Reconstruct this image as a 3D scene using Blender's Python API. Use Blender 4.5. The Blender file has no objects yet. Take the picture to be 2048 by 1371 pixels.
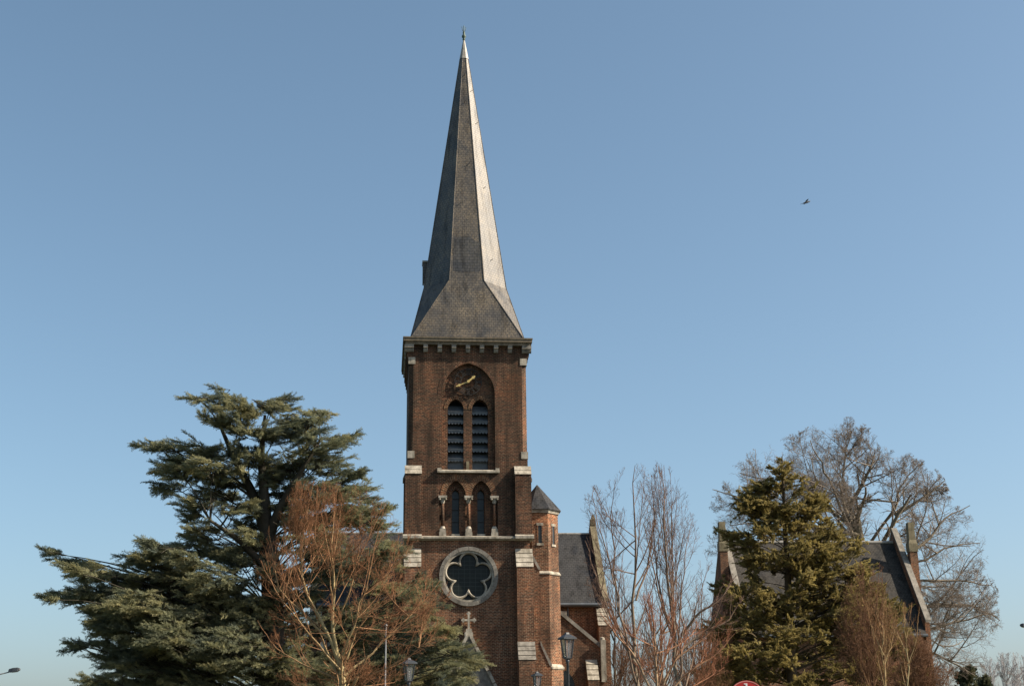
import bpy, math, random
import numpy as np
from mathutils import Vector, Matrix
from mathutils.geometry import tessellate_polygon

random.seed(7)
RNG = np.random.default_rng(11)
SC = bpy.context.scene
COL = SC.collection
R = math.radians

# ------------------------------------------------------------------ camera
CAM_X, CAM_D, YAW, PITCH, ROLL, FPX = -4.81, 80.0, 0.0931, 0.2879, -0.0117, 2791.2   # pixels of a 2048 px wide frame
FW = np.array([math.sin(YAW)*math.cos(PITCH), math.cos(YAW)*math.cos(PITCH), math.sin(PITCH)])
_rt = np.array([math.cos(YAW), -math.sin(YAW), 0.0])
_up = np.cross(_rt, FW)
RT = _rt*math.cos(ROLL) + _up*math.sin(ROLL)
UP = _up*math.cos(ROLL) - _rt*math.sin(ROLL)
EYE = np.array([CAM_X, -CAM_D, 1.7])
cam = bpy.data.cameras.new('camera')
cam.sensor_width = 36.0
cam.lens = 36.0*FPX/2048.0
cam.clip_end = 5000
camo = bpy.data.objects.new('camera', cam)
COL.objects.link(camo)
camo.matrix_world = Matrix(((RT[0], UP[0], -FW[0], EYE[0]), (RT[1], UP[1], -FW[1], EYE[1]), (RT[2], UP[2], -FW[2], EYE[2]), (0, 0, 0, 1)))
SC.camera = camo

# ------------------------------------------------------------------ sky, sun, exposure
SUN = Vector((2.65, -0.62, 2.05)).normalized()
SUN_EL = math.asin(SUN.z)
world = bpy.data.worlds.new('World')
SC.world = world
world.use_nodes = True
wn = world.node_tree
wn.nodes.clear()
sky = wn.nodes.new('ShaderNodeTexSky')
sky.sky_type = 'NISHITA'
sky.sun_disc = False
sky.sun_elevation = SUN_EL
sky.sun_rotation = math.atan2(SUN.x, SUN.y)
sky.altitude = 50
sky.air_density = 0.9
sky.dust_density = 2.1
sky.ozone_density = 3.0
hs = wn.nodes.new('ShaderNodeHueSaturation')
hs.inputs['Saturation'].default_value = 0.93
hs.inputs['Hue'].default_value = 0.484
bg = wn.nodes.new('ShaderNodeBackground')
bg.inputs['Strength'].default_value = 0.083
wo = wn.nodes.new('ShaderNodeOutputWorld')
wn.links.new(sky.outputs[0], hs.inputs['Color'])
wn.links.new(hs.outputs[0], bg.inputs[0])
wn.links.new(bg.outputs[0], wo.inputs[0])
sun = bpy.data.lights.new('sun', 'SUN')
sun.energy = 5.0
sun.angle = R(0.5)
sun.color = (1.0, 0.88, 0.71)
suno = bpy.data.objects.new('sun', sun)
COL.objects.link(suno)
suno.rotation_euler = (-SUN).to_track_quat('-Z', 'Y').to_euler()
SC.view_settings.view_transform = 'Standard'
SC.view_settings.look = 'None'
SC.view_settings.gamma = 1
SC.view_settings.exposure = 1.0
SC.cycles.max_bounces = 6
SC.cycles.transparent_max_bounces = 8


def P(u, v, Y):
    """World point at depth Y that the photograph shows at pixel (u, v)."""
    d = FW + RT*((u-1024.0)/FPX) + UP*((685.5-v)/FPX)
    return EYE + d*((Y+CAM_D)/d[1])


# ------------------------------------------------------------------ materials
def newmat(name, rough=0.85, spec=0.3):
    m = bpy.data.materials.new(name)
    m.use_nodes = True
    b = m.node_tree.nodes['Principled BSDF']
    b.inputs['Roughness'].default_value = rough
    b.inputs['Specular IOR Level'].default_value = spec
    return m, m.node_tree, b


ALB = 0.76      # one calibration of every surface's reflectance to the exposure above


def dim(c, k=1.0):
    return tuple(v*ALB*k for v in c)


def node(t, typ, **kw):
    n = t.nodes.new(typ)
    for k, v in kw.items():
        setattr(n, k, v)
    return n


def noise(t, coord, scale, detail=4, rough=0.6, stretch=None):
    n = node(t, 'ShaderNodeTexNoise')
    n.inputs['Scale'].default_value = scale
    n.inputs['Detail'].default_value = detail
    n.inputs['Roughness'].default_value = rough
    src = coord
    if stretch:
        mp = node(t, 'ShaderNodeMapping')
        mp.inputs['Scale'].default_value = stretch
        t.links.new(coord, mp.inputs['Vector'])
        src = mp.outputs[0]
    t.links.new(src, n.inputs['Vector'])
    return n.outputs['Fac']


def ramp(t, fac, stops):
    r = node(t, 'ShaderNodeValToRGB')
    e = r.color_ramp.elements
    while len(e) < len(stops):
        e.new(0.5)
    for i, (p, c) in enumerate(stops):
        e[i].position = p
        e[i].color = (c[0], c[1], c[2], 1)
    t.links.new(fac, r.inputs[0])
    return r.outputs[0]


def mix(t, fac, a, b, mode='MIX'):
    m = node(t, 'ShaderNodeMix', data_type='RGBA', blend_type=mode)
    for sock, val in ((m.inputs[0], fac), (m.inputs[6], a), (m.inputs[7], b)):
        if hasattr(val, 'links'):
            t.links.new(val, sock)
        elif isinstance(val, (int, float)):
            sock.default_value = val
        else:
            sock.default_value = (val[0], val[1], val[2], 1)
    return m.outputs[2]


def tcoord(t, which):
    return node(t, 'ShaderNodeTexCoord').outputs[which]


def bump(t, b, height, strength, dist=0.02):
    bp = node(t, 'ShaderNodeBump')
    bp.inputs['Strength'].default_value = strength
    bp.inputs['Distance'].default_value = dist
    t.links.new(height, bp.inputs['Height'])
    t.links.new(bp.outputs[0], b.inputs['Normal'])


def brick_mat(name, c1, c2, mortar, dirt, dirt_amt=0.5, bw=0.23, bh=0.085, ms=0.012):
    c1, c2, mortar, dirt = dim(c1), dim(c2), dim(mortar), dim(dirt)
    m, t, b = newmat(name, 0.9, 0.2)
    uv, ob = tcoord(t, 'UV'), tcoord(t, 'Object')
    br = node(t, 'ShaderNodeTexBrick')
    t.links.new(uv, br.inputs['Vector'])
    for k, v in (('Scale', 1.0), ('Brick Width', bw), ('Row Height', bh), ('Mortar Size', ms), ('Mortar Smooth', 0.2), ('Bias', -0.1)):
        br.inputs[k].default_value = v
    br.inputs['Color1'].default_value = (*c1, 1)
    br.inputs['Color2'].default_value = (*c2, 1)
    br.inputs['Mortar'].default_value = (*mortar, 1)
    pat = noise(t, ob, 0.55, 5, 0.65)
    fine = noise(t, ob, 9.0, 3, 0.7)
    streak = noise(t, ob, 1.0, 4, 0.6, (1.6, 1.6, 0.16))
    c = mix(t, 1.0, br.outputs['Color'], ramp(t, pat, [(0.32, (0.50, 0.47, 0.45)), (0.5, (1, 1, 1)), (0.68, (1.4, 1.18, 1.02))]), 'MULTIPLY')
    c = mix(t, 1.0, c, ramp(t, fine, [(0.28, (0.40, 0.40, 0.40)), (0.52, (1.0, 1.0, 1.0)), (0.76, (1.8, 1.7, 1.6))]), 'MULTIPLY')
    f = ramp(t, streak, [(0.43, (0, 0, 0)), (0.66, (dirt_amt,)*3)])
    c = mix(t, f, c, dirt)
    worn = noise(t, ob, 1.6, 6, 0.75)
    c = mix(t, ramp(t, worn, [(0.56, (0, 0, 0)), (0.72, (0.45,)*3)]), c, mix(t, 1.0, c, (1.9, 1.55, 1.35), 'MULTIPLY'))
    t.links.new(c, b.inputs['Base Color'])
    bump(t, b, br.outputs['Fac'], -0.5, 0.012)
    return m


def slate_mat(name, c1, c2, lichen, amount, rough=0.5, rw=0.26, rh=0.17, spec=0.5):
    c1, c2, lichen = dim(c1), dim(c2), dim(lichen)
    m, t, b = newmat(name, rough, spec)
    uv, ob = tcoord(t, 'UV'), tcoord(t, 'Object')
    br = node(t, 'ShaderNodeTexBrick')
    t.links.new(uv, br.inputs['Vector'])
    for k, v in (('Scale', 1.0), ('Brick Width', rw), ('Row Height', rh), ('Mortar Size', 0.016), ('Mortar Smooth', 0.5), ('Bias', 0.0)):
        br.inputs[k].default_value = v
    br.inputs['Color1'].default_value = (*c1, 1)
    br.inputs['Color2'].default_value = (*c2, 1)
    br.inputs['Mortar'].default_value = (c2[0]*0.5, c2[1]*0.5, c2[2]*0.5, 1)
    big = noise(t, ob, 0.6, 6, 0.75)
    spot = noise(t, ob, 13.0, 3, 0.8)
    streak = noise(t, ob, 1.0, 5, 0.7, (2.6, 2.6, 0.13))
    patch = noise(t, ob, 0.9, 2, 0.5, (1, 1, 0.7))
    f = mix(t, 1.0, ramp(t, big, [(0.35, (0.1,)*3), (0.62, (1,)*3)]), ramp(t, spot, [(0.44, (0.12,)*3), (0.60, (1,)*3)]), 'MULTIPLY')
    fm = node(t, 'ShaderNodeMath', operation='MULTIPLY')
    t.links.new(f, fm.inputs[0])
    fm.inputs[1].default_value = amount
    lic = mix(t, ramp(t, br.outputs['Fac'], [(0.2, (0,)*3), (0.8, (0.5,)*3)]), lichen, (c2[0]*0.3, c2[1]*0.3, c2[2]*0.3))
    c = mix(t, fm.outputs[0], br.outputs['Color'], lic)
    c = mix(t, 1.0, c, ramp(t, streak, [(0.34, (0.58,)*3), (0.50, (1,)*3), (0.7, (1.2,)*3)]), 'MULTIPLY')
    c = mix(t, 1.0, c, ramp(t, patch, [(0.36, (0.62, 0.66, 0.74)), (0.46, (1,)*3)]), 'MULTIPLY')
    t.links.new(c, b.inputs['Base Color'])
    shade = mix(t, 1.0, ramp(t, streak, [(0.36, (0.6,)*3), (0.50, (1,)*3)]), ramp(t, br.outputs['Fac'], [(0.2, (spec,)*3), (0.8, (spec*0.5,)*3)]), 'MULTIPLY')
    t.links.new(shade, b.inputs['Specular IOR Level'])
    rr = ramp(t, spot, [(0.35, (rough*0.9,)*3), (0.65, (min(1, rough*1.2),)*3)])
    t.links.new(rr, b.inputs['Roughness'])
    hsum = node(t, 'ShaderNodeMath', operation='MULTIPLY_ADD')
    t.links.new(spot, hsum.inputs[0])
    hsum.inputs[1].default_value = -0.9
    t.links.new(br.outputs['Fac'], hsum.inputs[2])
    bump(t, b, hsum.outputs[0], -0.55, 0.02)
    return m


def plain_mat(name, c, rough=0.8, spec=0.3, var=0.35, scale=3.0, metal=0.0, streak=0.25, dark=(0.05, 0.05, 0.04)):
    c, dark = dim(c), dim(dark)
    m, t, b = newmat(name, rough, spec)
    b.inputs['Metallic'].default_value = metal
    ob = tcoord(t, 'Object')
    n1 = noise(t, ob, scale, 5, 0.65)
    lo, hi = 1-var, 1+var*0.7
    cc = mix(t, 1.0, c, ramp(t, n1, [(0.3, (lo,)*3), (0.7, (hi,)*3)]), 'MULTIPLY')
    n2 = noise(t, ob, scale*6, 4, 0.7)
    cc = mix(t, 1.0, cc, ramp(t, n2, [(0.3, (1-var*0.8,)*3), (0.6, (1,)*3)]), 'MULTIPLY')
    if streak:
        s = noise(t, ob, 2.2, 4, 0.6, (1.5, 1.5, 0.25))
        cc = mix(t, ramp(t, s, [(0.46, (0,)*3), (0.70, (streak,)*3)]), cc, dark)
    t.links.new(cc, b.inputs['Base Color'])
    bump(t, b, n1, 0.15, 0.02)
    return m


def bark_mat(name, trunk, twig, rough=0.85):
    """Bark whose colour runs from old wood to young twig through the wood's own 'young' attribute."""
    trunk, twig = dim(trunk, 1.15), dim(twig, 1.2)
    m, t, b = newmat(name, rough, 0.25)
    at = node(t, 'ShaderNodeAttribute', attribute_name='young')
    ob = tcoord(t, 'Object')
    n1 = noise(t, ob, 4.0, 5, 0.7)
    base = mix(t, at.outputs['Fac'], trunk, twig)
    c = mix(t, 1.0, base, ramp(t, n1, [(0.3, (0.55,)*3), (0.7, (1.35,)*3)]), 'MULTIPLY')
    t.links.new(c, b.inputs['Base Color'])
    return m


def leaf_mat(name, stops, trans=0.25):
    stops = [(q, dim(c, 1.4)) for q, c in stops]
    m, t, b = newmat(name, 0.7, 0.25)
    at = node(t, 'ShaderNodeAttribute', attribute_name='tone')
    c = ramp(t, at.outputs['Fac'], stops)
    t.links.new(c, b.inputs['Base Color'])
    tr = node(t, 'ShaderNodeBsdfTranslucent')
    t.links.new(c, tr.inputs['Color'])
    mx = node(t, 'ShaderNodeMixShader')
    mx.inputs[0].default_value = trans
    t.links.new(b.outputs[0], mx.inputs[1])
    t.links.new(tr.outputs[0], mx.inputs[2])
    t.links.new(mx.outputs[0], t.nodes['Material Output'].inputs['Surface'])
    return m


M = {}
M['brick'] = brick_mat('tower_brick', (0.155, 0.058, 0.031), (0.036, 0.019, 0.013), (0.22, 0.165, 0.11), (0.030, 0.022, 0.015), 0.75)
M['brick_low'] = brick_mat('lower_brick', (0.245, 0.092, 0.046), (0.070, 0.033, 0.021), (0.36, 0.27, 0.18), (0.045, 0.028, 0.02), 0.6)
M['voussoir'] = brick_mat('voussoir_brick', (0.21, 0.09, 0.045), (0.085, 0.037, 0.022), (0.33, 0.25, 0.15), (0.05, 0.03, 0.02), 0.5, 0.4, 0.095)
M['slate'] = slate_mat('spire_slate', (0.060, 0.050, 0.038), (0.030, 0.026, 0.021), (0.27, 0.20, 0.11), 0.85, 0.48, 0.24, 0.17, 0.85)
M['new_slate'] = slate_mat('new_slate', (0.060, 0.058, 0.058), (0.036, 0.037, 0.040), (0.16, 0.14, 0.10), 0.55, 0.46, 0.3, 0.2)
M['slate_blue'] = slate_mat('roof_slate', (0.055, 0.055, 0.058), (0.042, 0.043, 0.046), (0.08, 0.075, 0.065), 0.35, 0.8, spec=0.2)
M['slate_house'] = slate_mat('house_slate', (0.068, 0.062, 0.056), (0.048, 0.045, 0.042), (0.10, 0.085, 0.065), 0.5, 0.85, 0.24, 0.16, spec=0.2)
M['stone'] = plain_mat('pale_stone', (0.54, 0.485, 0.395), 0.9, 0.2, 0.45, 2.2, streak=0.75, dark=(0.15, 0.13, 0.095))
M['stone_grey'] = plain_mat('grey_stone', (0.33, 0.30, 0.255), 0.9, 0.2, 0.42, 2.2, streak=0.5, dark=(0.08, 0.07, 0.055))
M['stone_moss'] = plain_mat('mossy_stone', (0.27, 0.23, 0.15), 0.9, 0.2, 0.4, 2.0, streak=0.5, dark=(0.09, 0.085, 0.03))
M['timber'] = plain_mat('cornice_timber', (0.22, 0.175, 0.12), 0.8, 0.3, 0.4, 1.4, streak=0.5)
M['lead'] = plain_mat('lead_sheet', (0.42, 0.39, 0.34), 0.5, 0.5, 0.35, 5)
M['zinc'] = plain_mat('louvre_zinc', (0.12, 0.135, 0.15), 0.4, 0.5, 0.3, 2.5, streak=0.3)
M['iron'] = plain_mat('black_iron', (0.024, 0.020, 0.016), 0.75, 0.5, 0.3, 8, streak=0)
M['lamp_metal'] = plain_mat('lamp_metal', (0.05, 0.055, 0.062), 0.4, 0.5, 0.3, 6, streak=0)
M['steel'] = plain_mat('galvanised_steel', (0.22, 0.23, 0.235), 0.45, 0.5, 0.3, 6, metal=0.3, streak=0)
M['gold'] = plain_mat('gilded_metal', (0.78, 0.56, 0.20), 0.4, 0.6, 0.2, 6, metal=0.25, streak=0)
M['copper'] = plain_mat('green_copper', (0.09, 0.14, 0.11), 0.6, 0.4, 0.3, 10, streak=0)
M['dark'] = plain_mat('dark_interior_paint', (0.012, 0.012, 0.013), 0.9, 0.1, 0.2, 3, streak=0)  # near-black colour standing in for the shade inside the belfry
M['wood_door'] = plain_mat('oak_door', (0.10, 0.055, 0.03), 0.6, 0.3, 0.3, 3)
M['red_paint'] = plain_mat('red_sign_paint', (0.52, 0.02, 0.012), 0.35, 0.5, 0.1, 5, streak=0)
M['white_paint'] = plain_mat('white_sign_paint', (0.8, 0.78, 0.74), 0.4, 0.5, 0.08, 5, streak=0)
M['feather'] = plain_mat('dark_feathers', (0.12, 0.13, 0.15), 0.8, 0.2, 0.3, 20, streak=0)


def glass_mat(name, c, rough, lines):
    m, t, b = newmat(name, rough, 0.28)
    uv = tcoord(t, 'UV')
    br = node(t, 'ShaderNodeTexBrick', offset=0.0)
    t.links.new(uv, br.inputs['Vector'])
    for k, v in (('Scale', 1.0), ('Brick Width', lines), ('Row Height', lines*0.75), ('Mortar Size', 0.012)):
        br.inputs[k].default_value = v
    br.inputs['Color1'].default_value = (*c, 1)
    br.inputs['Color2'].default_value = (c[0]*1.6, c[1]*1.6, c[2]*1.5, 1)
    br.inputs['Mortar'].default_value = (0.03, 0.035, 0.032, 1)
    t.links.new(br.outputs['Color'], b.inputs['Base Color'])
    ob = tcoord(t, 'Object')
    bump(t, b, noise(t, ob, 2.5, 2), 0.25, 0.03)
    return m


M['rose_glass'] = glass_mat('leaded_glass', (0.006, 0.008, 0.007), 0.38, 0.32)
M['slit_glass'] = glass_mat('slit_glass', (0.016, 0.018, 0.02), 0.2, 0.3)
m_, t_, b_ = newmat('lamp_glass', 0.1, 0.5)
b_.inputs['Base Color'].default_value = (0.9, 0.92, 0.93, 1)
b_.inputs['Transmission Weight'].default_value = 0.92
b_.inputs['IOR'].default_value = 1.08
_n = noise(t_, tcoord(t_, 'Object'), 6)
t_.links.new(ramp(t_, _n, [(0.3, (0.75, 0.78, 0.8)), (0.7, (0.95, 0.96, 0.97))]), b_.inputs['Base Color'])
M['lamp_glass'] = m_
m_, t_, b_ = newmat('ground_mix', 0.95, 0.2)
_n = noise(t_, tcoord(t_, 'Object'), 0.08, 6)
t_.links.new(ramp(t_, _n, [(0.4, (0.045, 0.06, 0.022)), (0.6, (0.07, 0.075, 0.035))]), b_.inputs['Base Color'])
M['grass'] = m_
M['asphalt'] = plain_mat('asphalt', (0.055, 0.055, 0.055), 0.9, 0.3, 0.3, 1.5, streak=0)
M['paving'] = plain_mat('square_paving', (0.16, 0.15, 0.13), 0.9, 0.3, 0.3, 1.2, streak=0)


# ------------------------------------------------------------------ object helpers
def tag(o, label=None, cat=None, group=None, kind=None):
    for k, v in (('label', label), ('category', cat), ('group', group), ('kind', kind)):
        if v:
            o[k] = v
    return o


def thing(name, loc, label, cat, group=None):
    o = bpy.data.objects.new(name, None)
    o.empty_display_size = 0.5
    o.location = loc
    COL.objects.link(o)
    return tag(o, label, cat, group)


def base_of(o):
    v = Vector((0, 0, 0))
    while o is not None:
        v += o.location
        o = o.parent
    return v


class MB:
    """Collects faces in world coordinates; build() links them as one mesh with metric UVs."""

    def __init__(self):
        self.v, self.f, self.uv = [], [], {}

    def add(self, vs, fs, uvs=None):
        o = len(self.v)
        self.v += [tuple(float(c) for c in p) for p in vs]
        for i, f in enumerate(fs):
            if uvs:
                self.uv[len(self.f)] = uvs[i]
            self.f.append(tuple(k+o for k in f))
        return self

    def box(self, x0, x1, y0, y1, z0, z1):
        vs = [(x, y, z) for z in (z0, z1) for y in (y0, y1) for x in (x0, x1)]
        return self.add(vs, [(0, 2, 3, 1), (4, 5, 7, 6), (0, 1, 5, 4), (2, 6, 7, 3), (0, 4, 6, 2), (1, 3, 7, 5)])

    def prism(self, pts, a, b, axis='y'):
        """Extrude a 2D outline: axis y -> (x, z) outline, x -> (y, z) outline, z -> (x, y) outline."""
        def mk(p, w):
            return {'y': (p[0], w, p[1]), 'x': (w, p[0], p[1]), 'z': (p[0], p[1], w)}[axis]
        n = len(pts)
        vs = [mk(p, a) for p in pts] + [mk(p, b) for p in pts]
        return self.add(vs, [tuple(range(n)), tuple(range(2*n-1, n-1, -1))] + [(i, (i+1) % n, (i+1) % n+n, i+n) for i in range(n)])

    def panel(self, outer, holes, y0, y1):
        loops = [outer] + holes
        tris = tessellate_polygon([[Vector((p[0], p[1], 0)) for p in lp] for lp in loops])
        flat = [p for lp in loops for p in lp]
        n = len(flat)
        self.add([(p[0], y0, p[1]) for p in flat] + [(p[0], y1, p[1]) for p in flat],
                 [tuple(t) for t in tris] + [tuple(k+n for k in reversed(t)) for t in tris])
        for lp in loops:
            k = len(lp)
            self.add([(p[0], y0, p[1]) for p in lp] + [(p[0], y1, p[1]) for p in lp],
                     [(i, (i+1) % k, (i+1) % k+k, i+k) for i in range(k)])
        return self

    def loft(self, rings, cap=True):
        n = len(rings[0])
        vs = [p for r in rings for p in r]
        fs = [(j*n+i, j*n+(i+1) % n, (j+1)*n+(i+1) % n, (j+1)*n+i) for j in range(len(rings)-1) for i in range(n)]
        if cap:
            fs += [tuple(range(n-1, -1, -1)), tuple(range((len(rings)-1)*n, len(rings)*n))]
        return self.add(vs, fs)

    def lathe(self, c, prof, n=12, rot=0.0):
        rings = []
        for r, z in prof:
            rings.append([(c[0]+r*math.cos(rot+2*math.pi*i/n), c[1]+r*math.sin(rot+2*math.pi*i/n), c[2]+z) for i in range(n)])
        return self.loft(rings)

    def tube(self, pts, rad, n=8, flat=1.0):
        pts = [Vector(p) for p in pts]
        if not isinstance(rad, (list, tuple)):
            rad = [rad]*len(pts)
        rings = []
        d0 = (pts[-1]-pts[0])
        if d0.length < 1e-6:
            d0 = pts[1]-pts[0]
        ref = Vector((0, 1, 0)) if abs(d0.normalized().y) < 0.8 else Vector((0, 0, 1))
        for i, p in enumerate(pts):
            t = (pts[min(i+1, len(pts)-1)]-pts[max(i-1, 0)]).normalized()
            a = t.cross(ref).normalized()
            b = a.cross(t).normalized()
            rings.append([p+a*(rad[i]*math.cos(2*math.pi*k/n))+b*(rad[i]*flat*math.sin(2*math.pi*k/n)) for k in range(n)])
        return self.loft(rings)

    def beam(self, p0, p1, y0, y1, t):
        """Bar with its top face running from p0 to p1 (x, z), t thick below it, between y0 and y1."""
        dx, dz = p1[0]-p0[0], p1[1]-p0[1]
        L = math.hypot(dx, dz)
        nx, nz = dz/L*t, -dx/L*t
        if nz > 0:
            nx, nz = -nx, -nz
        return self.prism([p0, p1, (p1[0]+nx, p1[1]+nz), (p0[0]+nx, p0[1]+nz)], y0, y1)

    def build(self, name, mat, parent=None, smooth=False):
        me = bpy.data.meshes.new(name)
        b = base_of(parent)
        me.from_pydata([(x-b.x, y-b.y, z-b.z) for x, y, z in self.v], [], self.f)
        me.validate()
        uvl = me.uv_layers.new(name='UVMap')
        for p in me.polygons:
            cus = self.uv.get(p.index)
            n = p.normal
            if abs(n.z) > 0.98:
                t = Vector((1, 0, 0))
            else:
                t = Vector((-n.y, n.x, 0)).normalized()
            w = n.cross(t)
            for k, li in enumerate(p.loop_indices):
                if cus:
                    uvl.data[li].uv = cus[k]
                else:
                    co = me.vertices[me.loops[li].vertex_index].co
                    uvl.data[li].uv = (co.dot(t)+3.1, co.dot(w))
        if smooth:
            me.polygons.foreach_set('use_smooth', [True]*len(me.polygons))
        me.materials.append(mat)
        o = bpy.data.objects.new(name, me)
        COL.objects.link(o)
        if parent is not None:
            o.parent = parent
        return o


def arch(cx, hw, z0, zs, za, n=9):
    """Pointed opening outline, anticlockwise from the bottom left."""
    h = za-zs
    rr = (hw*hw+h*h)/(2*hw)
    left = []
    cxl = cx-hw+rr
    a1 = math.atan2(h, cx-cxl)
    for i in range(n):
        a = math.pi+(a1-math.pi)*i/n
        left.append((cxl+rr*math.cos(a), zs+rr*math.sin(a)))
    right = [(2*cx-x, z) for x, z in reversed(left)]
    return [(cx-hw, z0)] + left + [(cx, za)] + right + [(cx+hw, z0)]


def arch_band(mb, cx, hw, zs, za, w, y0, y1, n=10):
    """Ring of voussoirs round a pointed arch, bricks laid radially."""
    h = za-zs
    rr = (hw*hw+h*h)/(2*hw)
    for s in (-1, 1):
        c = cx-s*(hw-rr)*-1 if False else cx+s*(hw-rr)
        a0, a1 = 0.0, math.acos((rr-hw)/rr)
        aw = math.acos(max(-1, min(1, (rr-hw)/(rr+w))))
        for i in range(n):
            f0, f1 = i/n, (i+1)/n
            q = []
            for f, rad, am in ((f0, rr, a1), (f0, rr+w, aw), (f1, rr+w, aw), (f1, rr, a1)):
                a = a0+(am-a0)*f
                q.append((c+s*rad*math.cos(a), zs+rad*math.sin(a)))
            L = rr*a1
            uv = [(0, f0*L), (w, f0*L), (w, f1*L), (0, f1*L)]
            mb.add([(p[0], y0, p[1]) for p in q], [(0, 1, 2, 3)], [uv])
            mb.add([(q[1][0], y0, q[1][1]), (q[2][0], y0, q[2][1]), (q[2][0], y1, q[2][1]), (q[1][0], y1, q[1][1])], [(0, 1, 2, 3)])
            if i == 0:
                mb.add([(q[0][0], y0, q[0][1]), (q[1][0], y0, q[1][1]), (q[1][0], y1, q[1][1]), (q[0][0], y1, q[0][1])], [(0, 1, 2, 3)])


def circle(cx, cz, r, n=48, a0=0.0):
    return [(cx+r*math.cos(a0+2*math.pi*i/n), cz+r*math.sin(a0+2*math.pi*i/n)) for i in range(n)]


# ------------------------------------------------------------------ ground
def sheet(name, x0, x1, y0, y1, z, mat):
    o = MB().add([(x0, y0, z), (x1, y0, z), (x1, y1, z), (x0, y1, z)], [(0, 1, 2, 3)]).build(name, mat)
    return tag(o, kind='structure')


sheet('ground', -1800, 1800, -1800, 1800, 0.0, M['grass'])
sheet('road', -300, 300, -90, -62, 0.004, M['asphalt'])
sheet('square', -8, 8, -60, -1.2, 0.006, M['paving'])

# ------------------------------------------------------------------ church
church = thing('church', (0, 0, 0), 'brown brick church with a tall slate spire, tower clock and round window', 'church')
mb = MB()
up_recess = arch(0.03, 1.57, 17.72, 22.3, 24.2, 12)
nook = [(-1.66, 13.85), (-1.66, 16.22), (-1.29, 16.22)]
al = arch(-0.71, 0.57, 16.22, 16.22, 17.12)[1:-1]
ar = arch(0.77, 0.57, 16.22, 16.22, 17.12)[1:-1]
nook = [(-1.66, 13.85), (-1.66, 16.22)] + al + ar + [(1.72, 16.22), (1.72, 13.85)]
H = 3.23
outl = [(-3.5, 13.6), (3.5, 13.6), (3.5, 18.45), (H, 18.45), (H, 24.1), (3.5, 24.1), (3.5, 25.4), (-3.5, 25.4), (-3.5, 24.1), (-H, 24.1), (-H, 18.45), (-3.5, 18.45)]
mb.panel(outl, [up_recess, nook], 0.0, 0.27)
for s in (-1, 1):
    mb.add([(s*H, 0, 18.45), (s*3.5, 0.27, 18.45), (s*3.5, 0.27, 24.1), (s*H, 0, 24.1)], [(0, 1, 2, 3)])
lan = [arch(-0.71, 0.47, 17.76, 21.45, 22.05), arch(0.73, 0.47, 17.76, 21.45, 22.05)]
sl = [arch(-0.71, 0.21, 14.02, 16.35, 16.65, 5), arch(0.76, 0.21, 14.02, 16.35, 16.65, 5)]
mb.panel([(-3.5, 13.6), (3.5, 13.6), (3.5, 25.4), (-3.5, 25.4)], lan+sl, 0.27, 0.85)
mb.box(-3.5, 3.5, 0.85, 7.0, 13.6, 25.4)
mb.build('tower_wall', M['brick'], church)
mb = MB()
mb.panel([(-3.55, 0), (3.55, 0), (3.55, 13.6), (-3.55, 13.6)], [circle(0.01, 11.57, 1.45), arch(0.0, 1.2, 0.02, 3.6, 5.3)], -0.12, 0.7)
mb.box(-3.55, 3.55, 0.7, 7.05, 0, 13.6)
mb.build('tower_base_wall', M['brick_low'], church)
# brick arches proud of the wall
for (cx, hw, zs, za, w, ya, yb, n, mt) in ((-0.71, 0.57, 16.22, 17.12, 0.34, -0.018, 0.0, 10, 'voussoir'), (0.77, 0.57, 16.22, 17.12, 0.34, -0.022, 0.0, 10, 'voussoir'),
                                         (0.03, 1.57, 22.3, 24.2, 0.24, -0.014, 0.0, 14, 'brick'), (-0.71, 0.47, 21.45, 22.05, 0.22, 0.25, 0.27, 10, 'voussoir'), (0.73, 0.47, 21.45, 22.05, 0.22, 0.248, 0.27, 10, 'voussoir'),
                                         (-0.71, 0.21, 16.35, 16.65, 0.2, 0.25, 0.27, 6, 'brick'), (0.76, 0.21, 16.35, 16.65, 0.2, 0.248, 0.27, 6, 'brick')):
    mb = MB()
    arch_band(mb, cx, hw, zs, za, w, ya, yb, n)
    mb.build('brick_arch', M[mt], church)

# cornice
mb = MB()
x, y0, y1 = 3.84, -0.36, 7.36
for (e, za, zb) in ((0.0, 25.44, 25.62), (0.10, 25.26, 25.44), (-0.03, 25.62, 25.70)):
    mb.box(-x+e, x-e, y0+e, y1-e, za, zb)
cor = mb.build('cornice', M['timber'], church)
for i in range(9):
    cx = -3.36+i*0.84
    w = 0.13 if 0 < i < 8 else 0.28
    if i == 0:
        cx = -3.5
    if i == 8:
        cx = 3.52
    c = MB().box(cx-w, cx+w, -0.26, 0.0, 25.06, 25.26)
    c.prism([(-0.16, 25.06), (0.0, 25.06), (0.0, 24.84), (-0.10, 24.84), (-0.16, 24.94)], cx-w, cx+w, 'x')
    c.build('corbel', M['stone_grey'], church)
    for s in (-1, 1):
        if i > 0 and i < 8:
            yy = 0.14+i*0.84
            MB().box(s*3.5, s*3.76, yy-0.13, yy+0.13, 24.9, 25.26).build('corbel', M['stone'], church)
for s in (-1, 1):       # brick corbelling stepping out under the cornice at the corners
    mb = MB()
    for k in range(4):
        mb.box(min(s*3.49, s*(3.53+0.05*k)), max(s*3.49, s*(3.53+0.05*k)), 0.02-0.01*k, 6.98, 24.1+0.22*k, 24.32+0.22*k)
    mb.build('corner_corbelling', M['brick'], church)

# stone blocks that stop the corner chamfers
for s in (-1, 1):
    for z in (24.1, 18.42):
        b = MB().box(min(s*3.12, s*3.53), max(s*3.12, s*3.53), -0.03, 0.42, z, z+0.42)
        b.build('chamfer_stone', M['stone'], church)

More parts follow.
